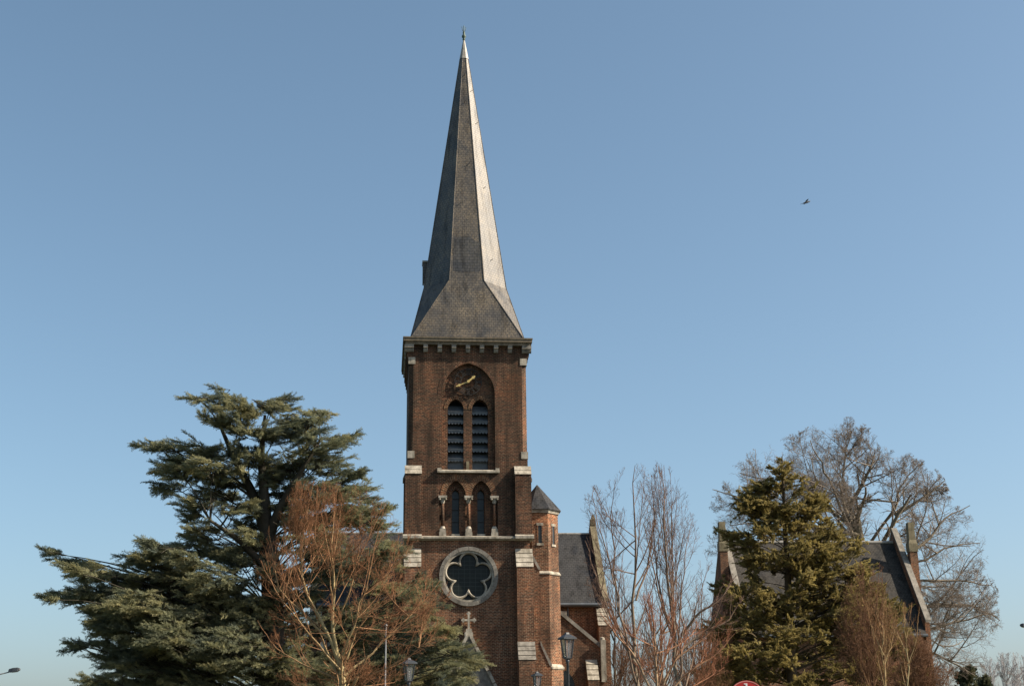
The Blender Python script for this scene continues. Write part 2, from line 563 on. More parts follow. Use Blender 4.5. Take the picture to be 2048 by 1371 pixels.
# sills and string course
mb = MB()
mb.prism([(-0.2, 17.55), (-0.2, 17.66), (-0.0, 17.75), (0.3, 17.75), (0.3, 17.55)], -1.79, 1.83, 'x')
mb.box(-1.79, -1.55, -0.1, 0.1, 17.72, 17.84)
mb.box(1.60, 1.83, -0.1, 0.1, 17.72, 17.84)
mb.build('window_sill', M['stone'], church)
MB().box(-0.09, 0.07, 0.2, 0.4, 17.75, 18.3).build('pier_foot', M['stone_moss'], church)
mb = MB()
prof = [(-0.30, 13.66), (-0.36, 13.70), (-0.36, 13.80), (0.05, 13.90), (0.05, 13.60), (-0.16, 13.60)]
mb.prism(prof, -3.70, 3.70, 'x')
for s in (-1, 1):
    mb.prism([(-0.40, 13.655), (-0.50, 13.69), (-0.50, 13.84), (-0.33, 13.93), (-0.33, 13.655)], min(s*2.68, s*3.76), max(s*2.68, s*3.76), 'x')
    mb.prism([(s*3.72, 13.72), (s*3.72, 13.80), (s*3.54, 13.88), (s*3.54, 13.62)], 0.05, 7.1)
mb.build('string_course', M['stone'], church)


# buttresses: brick shaft with stone weatherings
def weathering(x0, x1, ya, za, yb, zb, n=3):
    """Sloped stone courses from (ya, za) at the top back to (yb, zb) at the front."""
    m = MB()
    for k in range(n):
        f0, f1 = k/n, (k+1)/n-0.035
        yA, zA = ya+(yb-ya)*f0, za+(zb-za)*f0
        yB, zB = ya+(yb-ya)*f1, za+(zb-za)*f1
        m.prism([(yA-0.03, zA), (yB-0.05, zB), (yB+0.12, zB-0.06), (yA+0.25, zA-0.06), (yA+0.25, zA)], x0-0.02, x1+0.02, 'x')
    return m


for s in (-1, 1):
    a, b = sorted((s*2.72, s*3.66))
    m = MB().prism([(0.0, 13.9), (-0.32, 13.9), (-0.32, 17.42), (0.0, 17.93)], a, b, 'x')
    o = m.build('buttress', M['brick'], church)
    weathering(a, b, 0.0, 17.98, -0.32, 17.43, 2).build('weathering', M['stone'], o)
    m = MB().prism([(-0.1, 0), (-1.35, 0), (-1.35, 6.75), (-0.72, 7.80), (-0.72, 11.98), (-0.1, 13.10)], a, b, 'x')
    o = m.build('buttress', M['brick_low'], church)
    weathering(a, b, -0.10, 13.14, -0.72, 12.0, 4).build('weathering', M['stone'], o)
    weathering(a, b, -0.72, 7.86, -1.35, 6.80, 4).build('weathering', M['stone_grey'], o)
    # side buttress
    y0, y1 = 0.35, 1.2
    m = MB().prism([(s*3.5, 13.9), (s*3.72, 13.9), (s*3.72, 17.3), (s*3.5, 17.9)], y0, y1)
    o = m.build('buttress', M['brick'], church)
    m = MB().prism([(s*3.5, 17.98), (s*3.78, 17.3), (s*3.78, 17.15), (s*3.73, 17.15), (s*3.5, 17.8)], y0-0.02, y1+0.02)
    m.build('weathering', M['stone_grey'], o)
    m = MB().prism([(s*3.5, 0), (s*4.68, 0), (s*4.68, 6.7), (s*4.13, 7.85), (s*4.13, 12.1), (s*3.5, 13.2)], y0, y1)
    o = m.build('buttress', M['brick_low'], church)
    for (xa, za, xb, zb) in ((3.5, 13.3, 4.18, 12.1), (4.12, 8.0, 4.74, 6.7)):
        m = MB().prism([(s*xa, za), (s*xb, zb), (s*xb, zb-0.1), (s*(xb-0.12), zb-0.1), (s*xa, za-0.25)], y0-0.03, y1+0.03)
        m.build('weathering', M['stone_grey'], o)

# belfry louvres
for li, cx in enumerate((-0.71, 0.73)):
    w = MB().panel(arch(cx, 0.49, 17.76, 21.45, 22.06), [], 0.82, 0.84).build('belfry_dark_panel', M['dark'], church)  # flat dark sheet behind the louvres, painted as the unlit interior
    for k in range(6):
        z = 18.47+k*0.563
        m = MB()
        x0, x1 = cx-0.468, cx+0.468
        m.add([(x0, 0.40, z), (x1, 0.40, z), (x1, 0.80, z+0.46), (x0, 0.80, z+0.46), (x0, 0.41, z-0.02), (x1, 0.41, z-0.02), (x1, 0.80, z+0.43), (x0, 0.80, z+0.43)],
              [(0, 1, 2, 3), (7, 6, 5, 4), (0, 4, 5, 1)])
        n = 5
        pts = [(x0, z), (x1, z)]
        for i in range(n*6, -1, -1):
            f = i/(n*6)
            pts.append((x0+(x1-x0)*f, z-0.07-0.115*abs(math.sin(math.pi*f*n))))
        m.panel(pts, [], 0.335, 0.35)
        m.beam((x0, z+0.03), (x1, z+0.03), 0.30, 0.40, 0.03)
        m.build('louvre', M['zinc'], w)
    MB().box(cx-0.466, cx+0.466, 0.62, 0.66, 17.77, 18.5).build('backing_board', M['zinc'], w)
    # narrow window below
    cx2 = (-0.71, 0.76)[li]
    w = MB().panel(arch(cx2, 0.22, 14.02, 16.35, 16.66, 5), [], 0.60, 0.62).build('slit_window', M['slit_glass'], church)
    MB().box(cx2-0.24, cx2+0.24, 0.22, 0.5, 13.9, 14.04).build('sill', M['stone'], w)
    for zb in (14.75, 15.45, 16.1):
        MB().box(cx2-0.209, cx2+0.209, 0.565, 0.598, zb, zb+0.04).build('glazing_bar', M['iron'], w)

# columns of the blind arcade
for cx in (-1.47, 0.03, 1.53):
    col = MB().lathe((cx, 0.13, 0), [(0.10, 14.4), (0.095, 15.85)], 12).build('column', M['brick'], church, True)
    m = MB()
    for (wd, za, zb) in ((0.20, 13.88, 14.1), (0.175, 14.1, 14.3)):
        m.box(cx-wd, cx+wd, 0.13-wd*1.05, 0.262, za, zb)
    m.lathe((cx, 0.13, 0), [(0.165, 14.3), (0.15, 14.36), (0.115, 14.45)], 12)
    m.build('base', M['stone'], col)
    m = MB()
    m.lathe((cx, 0.13, 0), [(0.10, 15.78), (0.13, 15.86), (0.14, 15.98), (0.2, 16.1)], 8, math.pi/8)
    for sx in (-1, 1):
        m.lathe((cx+sx*0.17, -0.04, 16.02), [(0.01, -0.07), (0.06, -0.04), (0.075, 0), (0.06, 0.04), (0.01, 0.07)], 8)
    m.box(cx-0.25, cx+0.25, -0.10, 0.264, 16.08, 16.22)
    m.build('capital', M['stone'], col)

# rose window
cx, cz = 0.01, 11.57
rose = MB().panel(circle(cx, cz, 1.47), [], 0.16, 0.18).build('rose_window', M['rose_glass'], church)
n = 16
for k in range(n):      # ring of separate voussoir stones
    a0, a1 = 2*math.pi*k/n+0.006, 2*math.pi*(k+1)/n-0.006
    pts = [(cx+1.68*math.cos(a0+(a1-a0)*i/4), cz+1.68*math.sin(a0+(a1-a0)*i/4)) for i in range(5)]
    pts += [(cx+1.46*math.cos(a1-(a1-a0)*i/4), cz+1.46*math.sin(a1-(a1-a0)*i/4)) for i in range(5)]
    MB().prism(pts, -0.235, -0.02).build('ring_stone', M['stone_grey'], rose)
MB().panel(circle(cx, cz, 1.462, 64), [circle(cx, cz, 1.34, 64)], -0.16, 0.12).build('inner_ring', M['stone'], rose)
m = MB()
rc, rho = 0.86, 0.50
for k in range(5):
    th = math.pi/2+2*math.pi*k/5
    fx, fz = cx+rc*math.cos(th), cz+rc*math.sin(th)
    cusp = (cx+0.80*math.cos(th+math.pi/5), cz+0.80*math.sin(th+math.pi/5))
    aw = math.atan2(cusp[1]-fz, cusp[0]-fx)-th
    aw = (aw+math.pi) % (2*math.pi)-math.pi
    aw = abs(aw)
    pts = [(fx+rho*math.cos(th+a), 0.03, fz+rho*math.sin(th+a)) for a in np.linspace(-aw, aw, 21)]
    rr = [0.045+0.035*abs(math.sin(math.pi*i/20)) for i in range(21)]
    m.tube(pts, rr, 8, 1.8)
    # cusp point and the stem that ties it to the ring
    th2 = th+math.pi/5
    m.tube([(cx+0.72*math.cos(th2), 0.03, cz+0.72*math.sin(th2)), (cx+0.86*math.cos(th2), 0.03, cz+0.86*math.sin(th2)),
            (cx+1.0*math.cos(th2), 0.03, cz+1.0*math.sin(th2))], [0.02, 0.075, 0.06], 8, 1.5)
m.build('tracery', M['stone'], rose, True)

# clock
ccx, ccz = 0.03, 23.08
clock = MB()
for r in (0.80, 0.44):
    clock.panel(circle(ccx, ccz, r+0.018, 48), [circle(ccx, ccz, r-0.018, 48)], 0.14, 0.17)
clock = clock.build('clock', M['iron'], church)


def stroke(m, th, r0, r1, off0, off1, w=0.016):
    d = Vector((math.cos(th), 0, math.sin(th)))
    t = Vector((-math.sin(th), 0, math.cos(th)))
    c = Vector((ccx, 0.125, ccz))
    a, b = c+d*r0+t*off0, c+d*r1+t*off1
    s = (b-a).normalized().cross(Vector((0, 1, 0)))*w
    y = Vector((0, 0.02, 0))
    m.add([a-s, a+s, b+s, b-s, a-s+y, a+s+y, b+s+y, b-s+y], [(0, 1, 2, 3), (4, 5, 6, 7), (0, 1, 5, 4), (1, 2, 6, 5), (2, 3, 7, 6), (3, 0, 4, 7)])


NUM = {1: 'I', 2: 'II', 3: 'III', 4: 'IIII', 5: 'V', 6: 'VI', 7: 'VII', 8: 'VIII', 9: 'IX', 10: 'X', 11: 'XI', 12: 'XII'}
for h, txt in NUM.items():
    th = math.pi/2-h*math.pi/6
    wid = {'I': 0.075, 'V': 0.13, 'X': 0.13}
    tot = sum(wid[c] for c in txt)
    o = tot/2
    m = MB()
    for c in txt:
        w = wid[c]
        mid = o-w/2
        if c == 'I':
            stroke(m, th, 0.46, 0.78, mid, mid)
        elif c == 'V':
            stroke(m, th, 0.46, 0.78, mid, mid+0.05)
            stroke(m, th, 0.46, 0.78, mid, mid-0.05)
        else:
            stroke(m, th, 0.46, 0.78, mid-0.05, mid+0.05)
            stroke(m, th, 0.46, 0.78, mid+0.05, mid-0.05)
        o -= w
    m.build('numeral', M['iron'], clock)


def hand(th, L, wd, yy, name):
    d = Vector((math.cos(th), 0, math.sin(th)))
    t = Vector((-math.sin(th), 0, math.cos(th)))
    c = Vector((ccx, yy, ccz))
    prof = [(-0.14, 0.4), (0.0, 1.0), (0.45*L, 0.75), (0.62*L, 0.8), (0.70*L, 1.9), (0.80*L, 0.8), (0.88*L, 1.1), (L, 0.1)]
    top = [c+d*a+t*(wd*b) for a, b in prof]
    bot = [c+d*a-t*(wd*b) for a, b in reversed(prof)]
    ring = top+bot
    y = Vector((0, 0.03, 0))
    k = len(ring)
    m = MB()
    fs = [(i, i+1, k-2-i, k-1-i) for i in range(len(prof)-1)]
    m.add(ring+[p+y for p in ring], fs+[tuple(j+k for j in f) for f in fs]+[(i, (i+1) % k, (i+1) % k+k, i+k) for i in range(k)])
    m.build(name, M['gold'], clock)


hand(math.atan2(P(911.6, 772.6, 0.1)[2]-ccz, P(911.6, 772.6, 0.1)[0]-ccx), 0.82, 0.042, 0.07, 'minute_hand')
hand(math.atan2(P(951, 751, 0.1)[2]-ccz, P(951, 751, 0.1)[0]-ccx), 0.54, 0.062, 0.02, 'hour_hand')
MB().prism(circle(ccx, ccz, 0.08, 12), -0.01, 0.14).build('hub', M['gold'], clock)

# spire
def octo(ap, z, cxy=(0.0, 3.5)):
    k = ap*math.tan(math.pi/8)
    return [(cxy[0]+x, cxy[1]+y, z) for x, y in ((-k, -ap), (k, -ap), (ap, -k), (ap, k), (k, ap), (-k, ap), (-ap, k), (-ap, -k))]


Z0, ZT, ZC, ZA = 25.70, 29.75, 46.1, 47.5
AP = 2.56
sq = 3.43
S4 = [(-sq, 3.5-sq, Z0), (sq, 3.5-sq, Z0), (sq, 3.5+sq, Z0), (-sq, 3.5+sq, Z0)]
mid = octo(AP, ZT)
m = MB()
for i in range(4):
    a, b = S4[i], S4[(i+1) % 4]
    m.add([a, b, mid[(2*i+1) % 8], mid[(2*i) % 8]], [(0, 1, 2, 3)])
    m.add([b, mid[(2*i+2) % 8], mid[(2*i+1) % 8]], [(0, 1, 2)])
top = octo(0.27, ZC)
for i in range(8):
    j = (i+1) % 8
    m.add([mid[i], mid[j], top[j], top[i]], [(0, 1, 2, 3)])
spire = m.build('spire', M['slate'], church)
m = MB().loft([octo(0.30, ZC-0.02), octo(0.29, ZC+0.03), octo(0.17, ZC+0.75), octo(0.06, ZA)])
m.build('lead_cap', M['lead'], spire)
fin = MB().lathe((0, 3.5, ZA), [(0.04, -0.05), (0.10, 0.08), (0.07, 0.16), (0.14, 0.26), (0.14, 0.36), (0.06, 0.5), (0.09, 0.58), (0.05, 0.66), (0.035, 0.7), (0.03, 1.12)], 10)
fin.tube([(0, 3.5, ZA+0.6), (-0.10, 3.5, ZA+0.8), (-0.14, 3.5, ZA+1.05)], 0.018, 6)
fin.tube([(0, 3.5, ZA+0.6), (0.10, 3.5, ZA+0.8), (0.13, 3.5, ZA+1.02)], 0.018, 6)
fin.build('finial', M['copper'], spire, True)
# hip rolls along the spire edges
for i in range(8):
    a, b = Vector(mid[i]), Vector(top[i])
    MB().tube([a, b], [0.035, 0.025], 6).build('hip_roll', M['slate'], spire)
    c = Vector(S4[[0, 1, 1, 2, 2, 3, 3, 0][i]])
    MB().tube([a, c], 0.03, 6).build('hip_roll', M['slate'], spire)
# replaced slates, a patch laid on the front facet, and one on the right facet foot
def facet_pt(i, fx, z):
    """Point on spire facet i at fraction fx across and height z, pushed out 6 mm."""
    f = (z-ZT)/(ZC-ZT)
    a = Vector(mid[i]).lerp(Vector(top[i]), f)
    b = Vector(mid[(i+1) % 8]).lerp(Vector(top[(i+1) % 8]), f)
    p = a.lerp(b, fx)
    nrm = (Vector(mid[(i+1) % 8])-Vector(mid[i])).cross(Vector(top[i])-Vector(mid[i])).normalized()
    return p+nrm*0.008


pp = [facet_pt(0, fx, z) for fx, z in ((0.10, 30.35), (0.55, 30.3), (0.93, 30.4), (0.95, 32.3), (0.6, 32.75), (0.08, 32.7))]
MB().add(pp, [(0, 1, 2, 3, 4, 5)]).build('slate_patch', M['new_slate'], spire)
# roof hooks
for (i, fx, z) in ((0, .5, 44.7), (0, .5, 42.6), (0, .7, 38.0), (0, .35, 35.2), (1, .5, 43.6), (1, .6, 41.2), (1, .55, 36.5), (1, .45, 31.4)):
    p = facet_pt(i, fx, z)
    nrm = (p-Vector((0, 3.5, p.z))).normalized()
    MB().tube([p, p+nrm*0.09+Vector((0, 0, -0.02)), p+nrm*0.12+Vector((0, 0, 0.05))], 0.02, 5).build('roof_hook', M['iron'], spire)
# louvred dormer on the left flank
zt, zb = 31.75, 30.35
xf = -2.64
m = MB()
m.prism([(3.15, zb), (3.85, zb), (3.85, zt-0.12), (3.15, zt-0.12)], xf, -2.2, 'x')
dorm = m.build('dormer', M['slate'], spire)
MB().box(xf-0.03, -2.05, 3.08, 3.92, zt-0.118, zt).build('dormer_roof', M['lead'], dorm)
MB().prism([(-2.45, zb-0.5), (xf+0.06, zb), (-2.3, zb)], 3.2, 3.8).build('dormer_foot', M['slate'], dorm)

# portal with gablet and cross
G = -0.5
m = MB()
go = [(-2.3, 0), (2.3, 0), (2.3, 3.75), (0.12, 8.2), (-0.12, 8.2), (-2.3, 3.75)]
m.panel(go, [arch(0.0, 1.0, 0.02, 3.6, 5.25)], G+0.1, -0.12)
portal = m.build('portal', M['stone_grey'], church)
for k, (hw, w) in enumerate(((1.0, 0.17), (1.19, 0.2), (1.42, 0.22))):
    za = 5.25+k*0.28
    outer = arch(0, hw+w, 0.01, 3.6, za+w*1.35)
    inner = arch(0, hw, 0.02+0.01, 3.6, za)
    MB().panel(outer, [inner], G+0.06-0.05*k, G+0.1-0.001*k).build('archivolt', M['stone_grey'], portal)
for s in (-1, 1):
    n = 7
    for k in range(n):
        f0, f1 = k/n, (k+1)/n-0.012
        p0 = (s*(0.16+2.32*f0), 8.28-4.6*f0)
        p1 = (s*(0.16+2.32*f1), 8.28-4.6*f1)
        MB().beam(p0, p1, G-0.06, -0.10, 0.17).build('coping_stone', M['stone'], portal)
m = MB()
m.box(-0.24, 0.24, G+0.02, G+0.38, 8.02, 8.42)
m.box(-0.17, 0.17, G+0.04, G+0.34, 8.42, 8.60)
m.build('cross_base', M['stone'], portal)
yc = G+0.2
m = MB()
m.box(-0.06, 0.06, yc-0.07, yc+0.07, 8.6, 9.45)
m.box(-0.30, 0.30, yc-0.065, yc+0.065, 9.04, 9.15)
for (ax, az) in ((-0.31, 9.095), (0.31, 9.095), (0, 9.46)):
    for k in range(3):
        dx, dz = ((-0.06, 0), (0.06, 0), (0, 0))[k] if ax == 0 else ((0, -0.07), (0, 0.07), (0.06*(1 if ax > 0 else -1), 0))[k]
        m.prism(circle(ax+dx, az+dz+(0.06 if ax == 0 and k == 2 else 0), 0.058, 10), yc-0.06-0.004*k, yc+0.06+0.004*k)
m.build('cross', M['stone'], portal)
m = MB().panel(arch(0, 1.19, 0.02, 3.6, 5.29), [], 0.3, 0.36)
dr = m.build('door', M['wood_door'], portal)
MB().tube([(0.12, 0.26, 1.0), (0.12, 0.2, 1.05), (0.12, 0.2, 1.2), (0.12, 0.26, 1.25)], 0.015, 6).build('handle', M['iron'], dr)

# stair turret
TC = (4.36, 3.0)


def octr(rad, z, c=TC):
    return [(c[0]+rad*math.cos(math.pi/8+i*math.pi/4), c[1]+rad*math.sin(math.pi/8+i*math.pi/4), z) for i in range(8)]


RT_ = 1.26
m = MB().loft([octr(RT_+0.15, 0), octr(RT_+0.15, 6.55), octr(RT_+0.05, 6.7), octr(RT_+0.05, 11.95), octr(RT_, 12.05), octr(RT_, 15.62)])
tur = m.build('stair_turret', M['brick_low'], church)
MB().loft([octr(RT_+0.10, 11.92), octr(RT_+0.12, 11.98), octr(RT_+0.03, 12.12)]).build('string_course', M['stone'], tur)
MB().loft([octr(RT_+0.20, 6.52), octr(RT_+0.22, 6.62), octr(RT_+0.07, 6.8)]).build('string_course', M['stone'], tur)
MB().loft([octr(RT_+0.06, 15.55), octr(RT_+0.10, 15.66), octr(RT_+0.12, 15.76)]).build('eaves_stone', M['stone'], tur)
MB().loft([octr(RT_+0.20, 15.74), octr(RT_+0.20, 15.79), octr(0.02, 17.45)]).build('turret_roof', M['slate_blue'], tur)
for (ang, z0, z1) in ((-90, 13.75, 14.8), (-45, 13.72, 14.8)):
    d = Vector((math.cos(R(ang)), math.sin(R(ang)), 0))
    t = Vector((-d.y, d.x, 0))
    ap = RT_*math.cos(math.pi/8)
    c = Vector((TC[0], TC[1], 0))+d*ap

    def obox(w, da, db, za, zb, nm, mt, par, c=c, d=d, t=t):
        vs = [c+t*a+d*b+Vector((0, 0, z)) for z in (za, zb) for b in (da, db) for a in (-w, w)]
        return MB().add(vs, [(0, 2, 3, 1), (4, 5, 7, 6), (0, 1, 5, 4), (2, 6, 7, 3), (0, 4, 6, 2), (1, 3, 7, 5)]).build(nm, mt, par)
    obox(0.11, -0.05, 0.004, z0, z1, 'slit_window', M['slit_glass'], tur)
    obox(0.20, -0.02, 0.035, z1, z1+0.16, 'window_lintel', M['stone'], tur)
    obox(0.20, -0.02, 0.05, z0-0.13, z0, 'window_sill', M['stone'], tur)
    for sg in (-1, 1):
        cc = c+t*(sg*0.135)
        obox(0.025, -0.02, 0.028, z0, z1, 'window_jamb', M['brick_low'], tur, cc, d, t)

# transept: roof slope faces the camera, raised gable at each end
YE, YR, ZE, ZR = 7.1, 11.2, 11.0, 15.75
XL, XR = -8.9, 8.75
m = MB()
m.box(XL, XR, YE+0.25, 2*YR-YE-0.25, 0, ZE)
trans = m.build('transept_wall', M['brick_low'], church)
for s, xx in ((-1, XL), (1, XR)):
    m = MB().prism([(YE, 0), (YE, ZE+0.2), (YR, ZR+0.45), (2*YR-YE, ZE+0.2), (2*YR-YE, 0)], min(xx, xx+s*0.34), max(xx, xx+s*0.34), 'x')
    gab = m.build('gable_wall', M['brick_low'], church)
    mc = MB()
    for (ya, yb) in ((YE-0.25, YR), (2*YR-YE+0.25, YR)):
        za, zb = ZE+0.2-0.25*1.18, ZR+0.5
        mc.prism([(ya, za), (yb, zb), (yb, zb+0.2), (ya, za+0.2)], min(xx-s*0.03, xx+s*0.38), max(xx-s*0.03, xx+s*0.38), 'x')
    mc.build('coping', M['stone_moss'], gab)
    mf = MB().box(xx+s*0.18-0.17, xx+s*0.18+0.17, YR-0.2, YR+0.2, ZR+0.55, ZR+0.95)
    mf.lathe((xx+s*0.21, YR, ZR+0.95), [(0.22, 0), (0.05, 0.35)], 4, math.pi/4)
    mf.build('gable_finial', M['stone_moss'], gab)
    # corner buttress facing the square
    xa, xb = sorted((xx-s*0.35, xx+s*0.35))
    m = MB().prism([(YE, 0), (YE-0.75, 0), (YE-0.75, 9.3), (YE, 10.4)], xa, xb, 'x')
    o = m.build('buttress', M['brick_low'], church)
    weathering(xa, xb, YE, 10.5, YE-0.75, 9.35, 4).build('weathering', M['stone'], o)
m = MB()
sl_ = (ZR-ZE)/(YR-YE)
for sgn in (1, -1):
    ya, yb = (YE-0.25, YR) if sgn == 1 else (2*YR-YE+0.25, YR)
    za = ZE-0.25*sl_
    m.add([(XL+0.002, ya, za), (XR-0.002, ya, za), (XR-0.002, yb, ZR), (XL+0.002, yb, ZR),
           (XL+0.002, ya, za-0.12), (XR-0.002, ya, za-0.12), (XR-0.002, yb, ZR-0.12), (XL+0.002, yb, ZR-0.12)],
          [(0, 1, 2, 3), (4, 5, 6, 7), (0, 1, 5, 4)])
rf = m.build('transept_roof', M['slate_blue'], church)
MB().tube([(XL, YR, ZR), (XR, YR, ZR)], 0.07, 6).build('ridge', M['lead'], rf)
m = MB()
m.tube([(XL+0.05, YE-0.33, ZE-0.32), (XR-0.05, YE-0.33, ZE-0.32)], 0.11, 8)
m.box(XL+0.05, XR-0.05, YE-0.12, YE+0.24, ZE-0.42, ZE-0.28)
m.build('gutter', M['zinc'], church)
MB().tube([(6.62, YE+0.1, ZE-0.45), (6.62, YE+0.1, 8)], 0.045, 6).build('downpipe', M['zinc'], church)
# nave behind the tower
m = MB().box(-5.2, 5.2, 7.06, 7.34, 0, 11.0)
m.box(-5.2, 5.2, 15.0, 42, 0, 10.8)
m.build('nave_wall', M['brick_low'], church)
MB().prism([(-5.5, 10.7), (5.5, 10.7), (0, 15.5)], 14.9, 42.3).build('nave_roof', M['slate_blue'], church)

# half-gabled aisles either side of the tower
for s in (-1, 1):
    ya = 4.6
    xo = 8.35
    zi, zo = 10.6, 7.9
    m = MB()
    m.prism([(s*3.55, 0), (s*xo, 0), (s*xo, zo), (s*3.55, zi+0.9)], ya, 7.3)
    aw_ = m.build('aisle_wall', M['brick_low'], church)
    mc = MB().beam((s*4.6, zi+0.53), (s*(xo+0.02), zo+0.1), ya-0.08, ya+0.35, 0.2)
    mc.build('coping', M['stone_grey'], aw_)
    m = MB().box(s*(xo-0.02)-0.15, s*(xo-0.02)+0.15, ya-0.3, ya+0.45, 5.9, 8.35)
    m.lathe((s*(xo-0.02), ya+0.07, 8.35), [(0.17, 0), (0.14, 0.14), (0.04, 0.2)], 8)
    m.build('kneeler', M['stone'], aw_)
    xa, xb = sorted((s*7.3, s*7.95))
    m = MB().prism([(ya, 0), (ya-0.8, 0), (ya-0.8, 5.9), (ya, 7.1)], xa, xb, 'x')
    o = m.build('buttress', M['brick_low'], church)
    weathering(xa, xb, ya, 7.2, ya-0.8, 5.95, 4).build('weathering', M['stone'], o)
    m = MB().prism(arch(s*6.05, 0.55, 2.4, 5.6, 6.6), ya-0.012, ya+0.01)
    w = m.build('aisle_window', M['slit_glass'], church)
    m = MB()
    arch_band(m, s*6.05, 0.55, 5.6, 6.6, 0.28, ya-0.03, ya)
    m.build('window_arch', M['voussoir'], w)
    MB().box(s*6.05-0.7, s*6.05+0.7, ya-0.12, ya, 2.2, 2.4).build('sill', M['stone'], w)
    MB().box(min(s*5.3, s*6.5), max(s*5.3, s*6.5), ya+2.2, ya+2.9, 9.3, 10.3).build('flashing_stone', M['stone_grey'], aw_)

# ------------------------------------------------------------------ brick house beyond the conifer
HY, HR = 21.0, 26.0
pr = P(1600, 1084, HR)
HZ = pr[2]
hx0, hx1 = P(1452, 1084, HR)[0], P(1786, 1084, HR)[0]
HE = HZ-7.2
house = thing('house', ((hx0+hx1)/2, HR, 0), 'steep slate roofed brick building with raised stone gables behind the olive conifer', 'building')
MB().box(hx0, hx1, HY+0.4, 2*HR-HY-0.4, 0, HE).build('wall', M['brick_low'], house)
m = MB()
for sg in (1, -1):
    ya = HY-0.2 if sg == 1 else 2*HR-HY+0.2
    za = HE-0.2*7.2/5
    m.add([(hx0+.01, ya, za), (hx1-.01, ya, za), (hx1-.01, HR, HZ), (hx0+.01, HR, HZ), (hx0+.01, ya, za-.15), (hx1-.01, ya, za-.15), (hx1-.01, HR, HZ-.15), (hx0+.01, HR, HZ-.15)],
          [(0, 1, 2, 3), (4, 5, 6, 7), (0, 1, 5, 4)])
rf = m.build('roof', M['slate_house'], house)
MB().tube([(hx0, HR, HZ+0.02), (hx1, HR, HZ+0.02)], 0.12, 6).build('ridge', M['lead'], rf)
MB().tube([(hx0, HY-0.3, HE-0.35), (hx1, HY-0.3, HE-0.35)], 0.12, 6).build('gutter', M['zinc'], rf)
for s, xx in ((-1, hx0), (1, hx1)):
    xa, xb = sorted((xx, xx+s*0.36))
    g = MB().prism([(HY, 0), (HY, HE+1.0), (HR, HZ+0.9), (2*HR-HY, HE+1.0), (2*HR-HY, 0)], xa, xb, 'x').build('gable_wall', M['brick_low'], house)
    mc = MB()
    for ya in (HY-0.3, 2*HR-HY+0.3):
        za = HE+1.0-0.3*1.38
        mc.prism([(ya, za), (HR, HZ+0.95), (HR, HZ+1.15), (ya, za+0.2)], xa-0.04, xb+0.04, 'x')
    mc.build('coping', M['stone_grey'], g)
    st = MB()
    px_ = xx+s*0.75
    yy = HR-1.9
    zz = HZ-1.0
    st.box(px_-0.34, px_+0.34, yy-0.34, yy+0.34, zz, zz+0.62)
    st.lathe((px_, yy, zz+0.62), [(0.48, 0), (0.33, 0.35)], 4, math.pi/4)
    st.lathe((px_, yy, zz+0.9), [(0.36, 0), (0.33, 1.35)], 4, math.pi/4)
    st.build('gable_pinnacle', M['stone_moss'], g)
    MB().box(px_-0.3, px_+0.3, yy-0.3, yy+0.3, 0, zz).build('pinnacle_shaft', M['brick_low'], g)
for k in range(3):
    xw = hx0+2.5+k*4.0
    w = MB().box(xw, xw+1.1, HY+0.36, HY+0.395, 3.0, 5.6).build('window', M['slit_glass'], house)
    MB().box(xw-0.15, xw+1.25, HY+0.25, HY+0.39, 2.85, 2.99).build('sill', M['stone'], w)


# ------------------------------------------------------------------ trees: wood as tubes, foliage as needle sprays
def np_mesh(name, V, F, mat, parent, attr=None, smooth=False):
    """V (n,3) world, F (m,k) vertex ids; attr = (name, per-vertex values)."""
    b = base_of(parent)
    V = np.asarray(V, np.float32)-np.array([b.x, b.y, b.z], np.float32)
    F = np.asarray(F, np.int32)
    me = bpy.data.meshes.new(name)
    me.vertices.add(len(V))
    me.vertices.foreach_set('co', V.ravel())
    k = F.shape[1]
    me.loops.add(F.size)
    me.loops.foreach_set('vertex_index', F.ravel())
    me.polygons.add(len(F))
    me.polygons.foreach_set('loop_start', np.arange(0, F.size, k, dtype=np.int32))
    me.polygons.foreach_set('loop_total', np.full(len(F), k, np.int32))
    if attr:
        a = me.attributes.new(attr[0], 'FLOAT', 'POINT')
        a.data.foreach_set('value', np.asarray(attr[1], np.float32))
    if smooth:
        me.polygons.foreach_set('use_smooth', np.ones(len(F), bool))
    me.update(calc_edges=True)
    me.materials.append(mat)
    o = bpy.data.objects.new(name, me)
    COL.objects.link(o)
    o.parent = parent
    return o


def unit(a):
    return a/np.maximum(np.linalg.norm(a, axis=-1, keepdims=True), 1e-9)


def tubes(chains, sides=4):
    """chains: list of (pts (k,3), radii (k,)). Returns V, F, radius per vertex."""
    lens = np.array([len(c[0]) for c in chains])
    pts = np.concatenate([c[0] for c in chains])
    rad = np.concatenate([c[1] for c in chains])
    start = np.concatenate([[0], np.cumsum(lens)[:-1]])
    cid = np.repeat(np.arange(len(lens)), lens)
    idx = np.arange(len(pts))
    first = start[cid]
    last = first+lens[cid]-1
    T = unit(pts[np.minimum(idx+1, last)]-pts[np.maximum(idx-1, first)])
    D = unit(pts[start+lens-1]-pts[start])
    ref = np.eye(3)[np.argmin(np.abs(D), axis=1)][cid]
    A = unit(np.cross(T, ref))
    B = np.cross(T, A)
    ang = 2*np.pi*np.arange(sides)/sides
    V = pts[:, None, :]+rad[:, None, None]*(A[:, None, :]*np.cos(ang)[None, :, None]+B[:, None, :]*np.sin(ang)[None, :, None])
    i0 = idx[idx < last]
    s = np.arange(sides)
    s2 = (s+1) % sides
    F = np.stack([i0[:, None]*sides+s, i0[:, None]*sides+s2, (i0[:, None]+1)*sides+s2, (i0[:, None]+1)*sides+s], -1).reshape(-1, 4)
    return V.reshape(-1, 3), F, np.repeat(rad, sides)


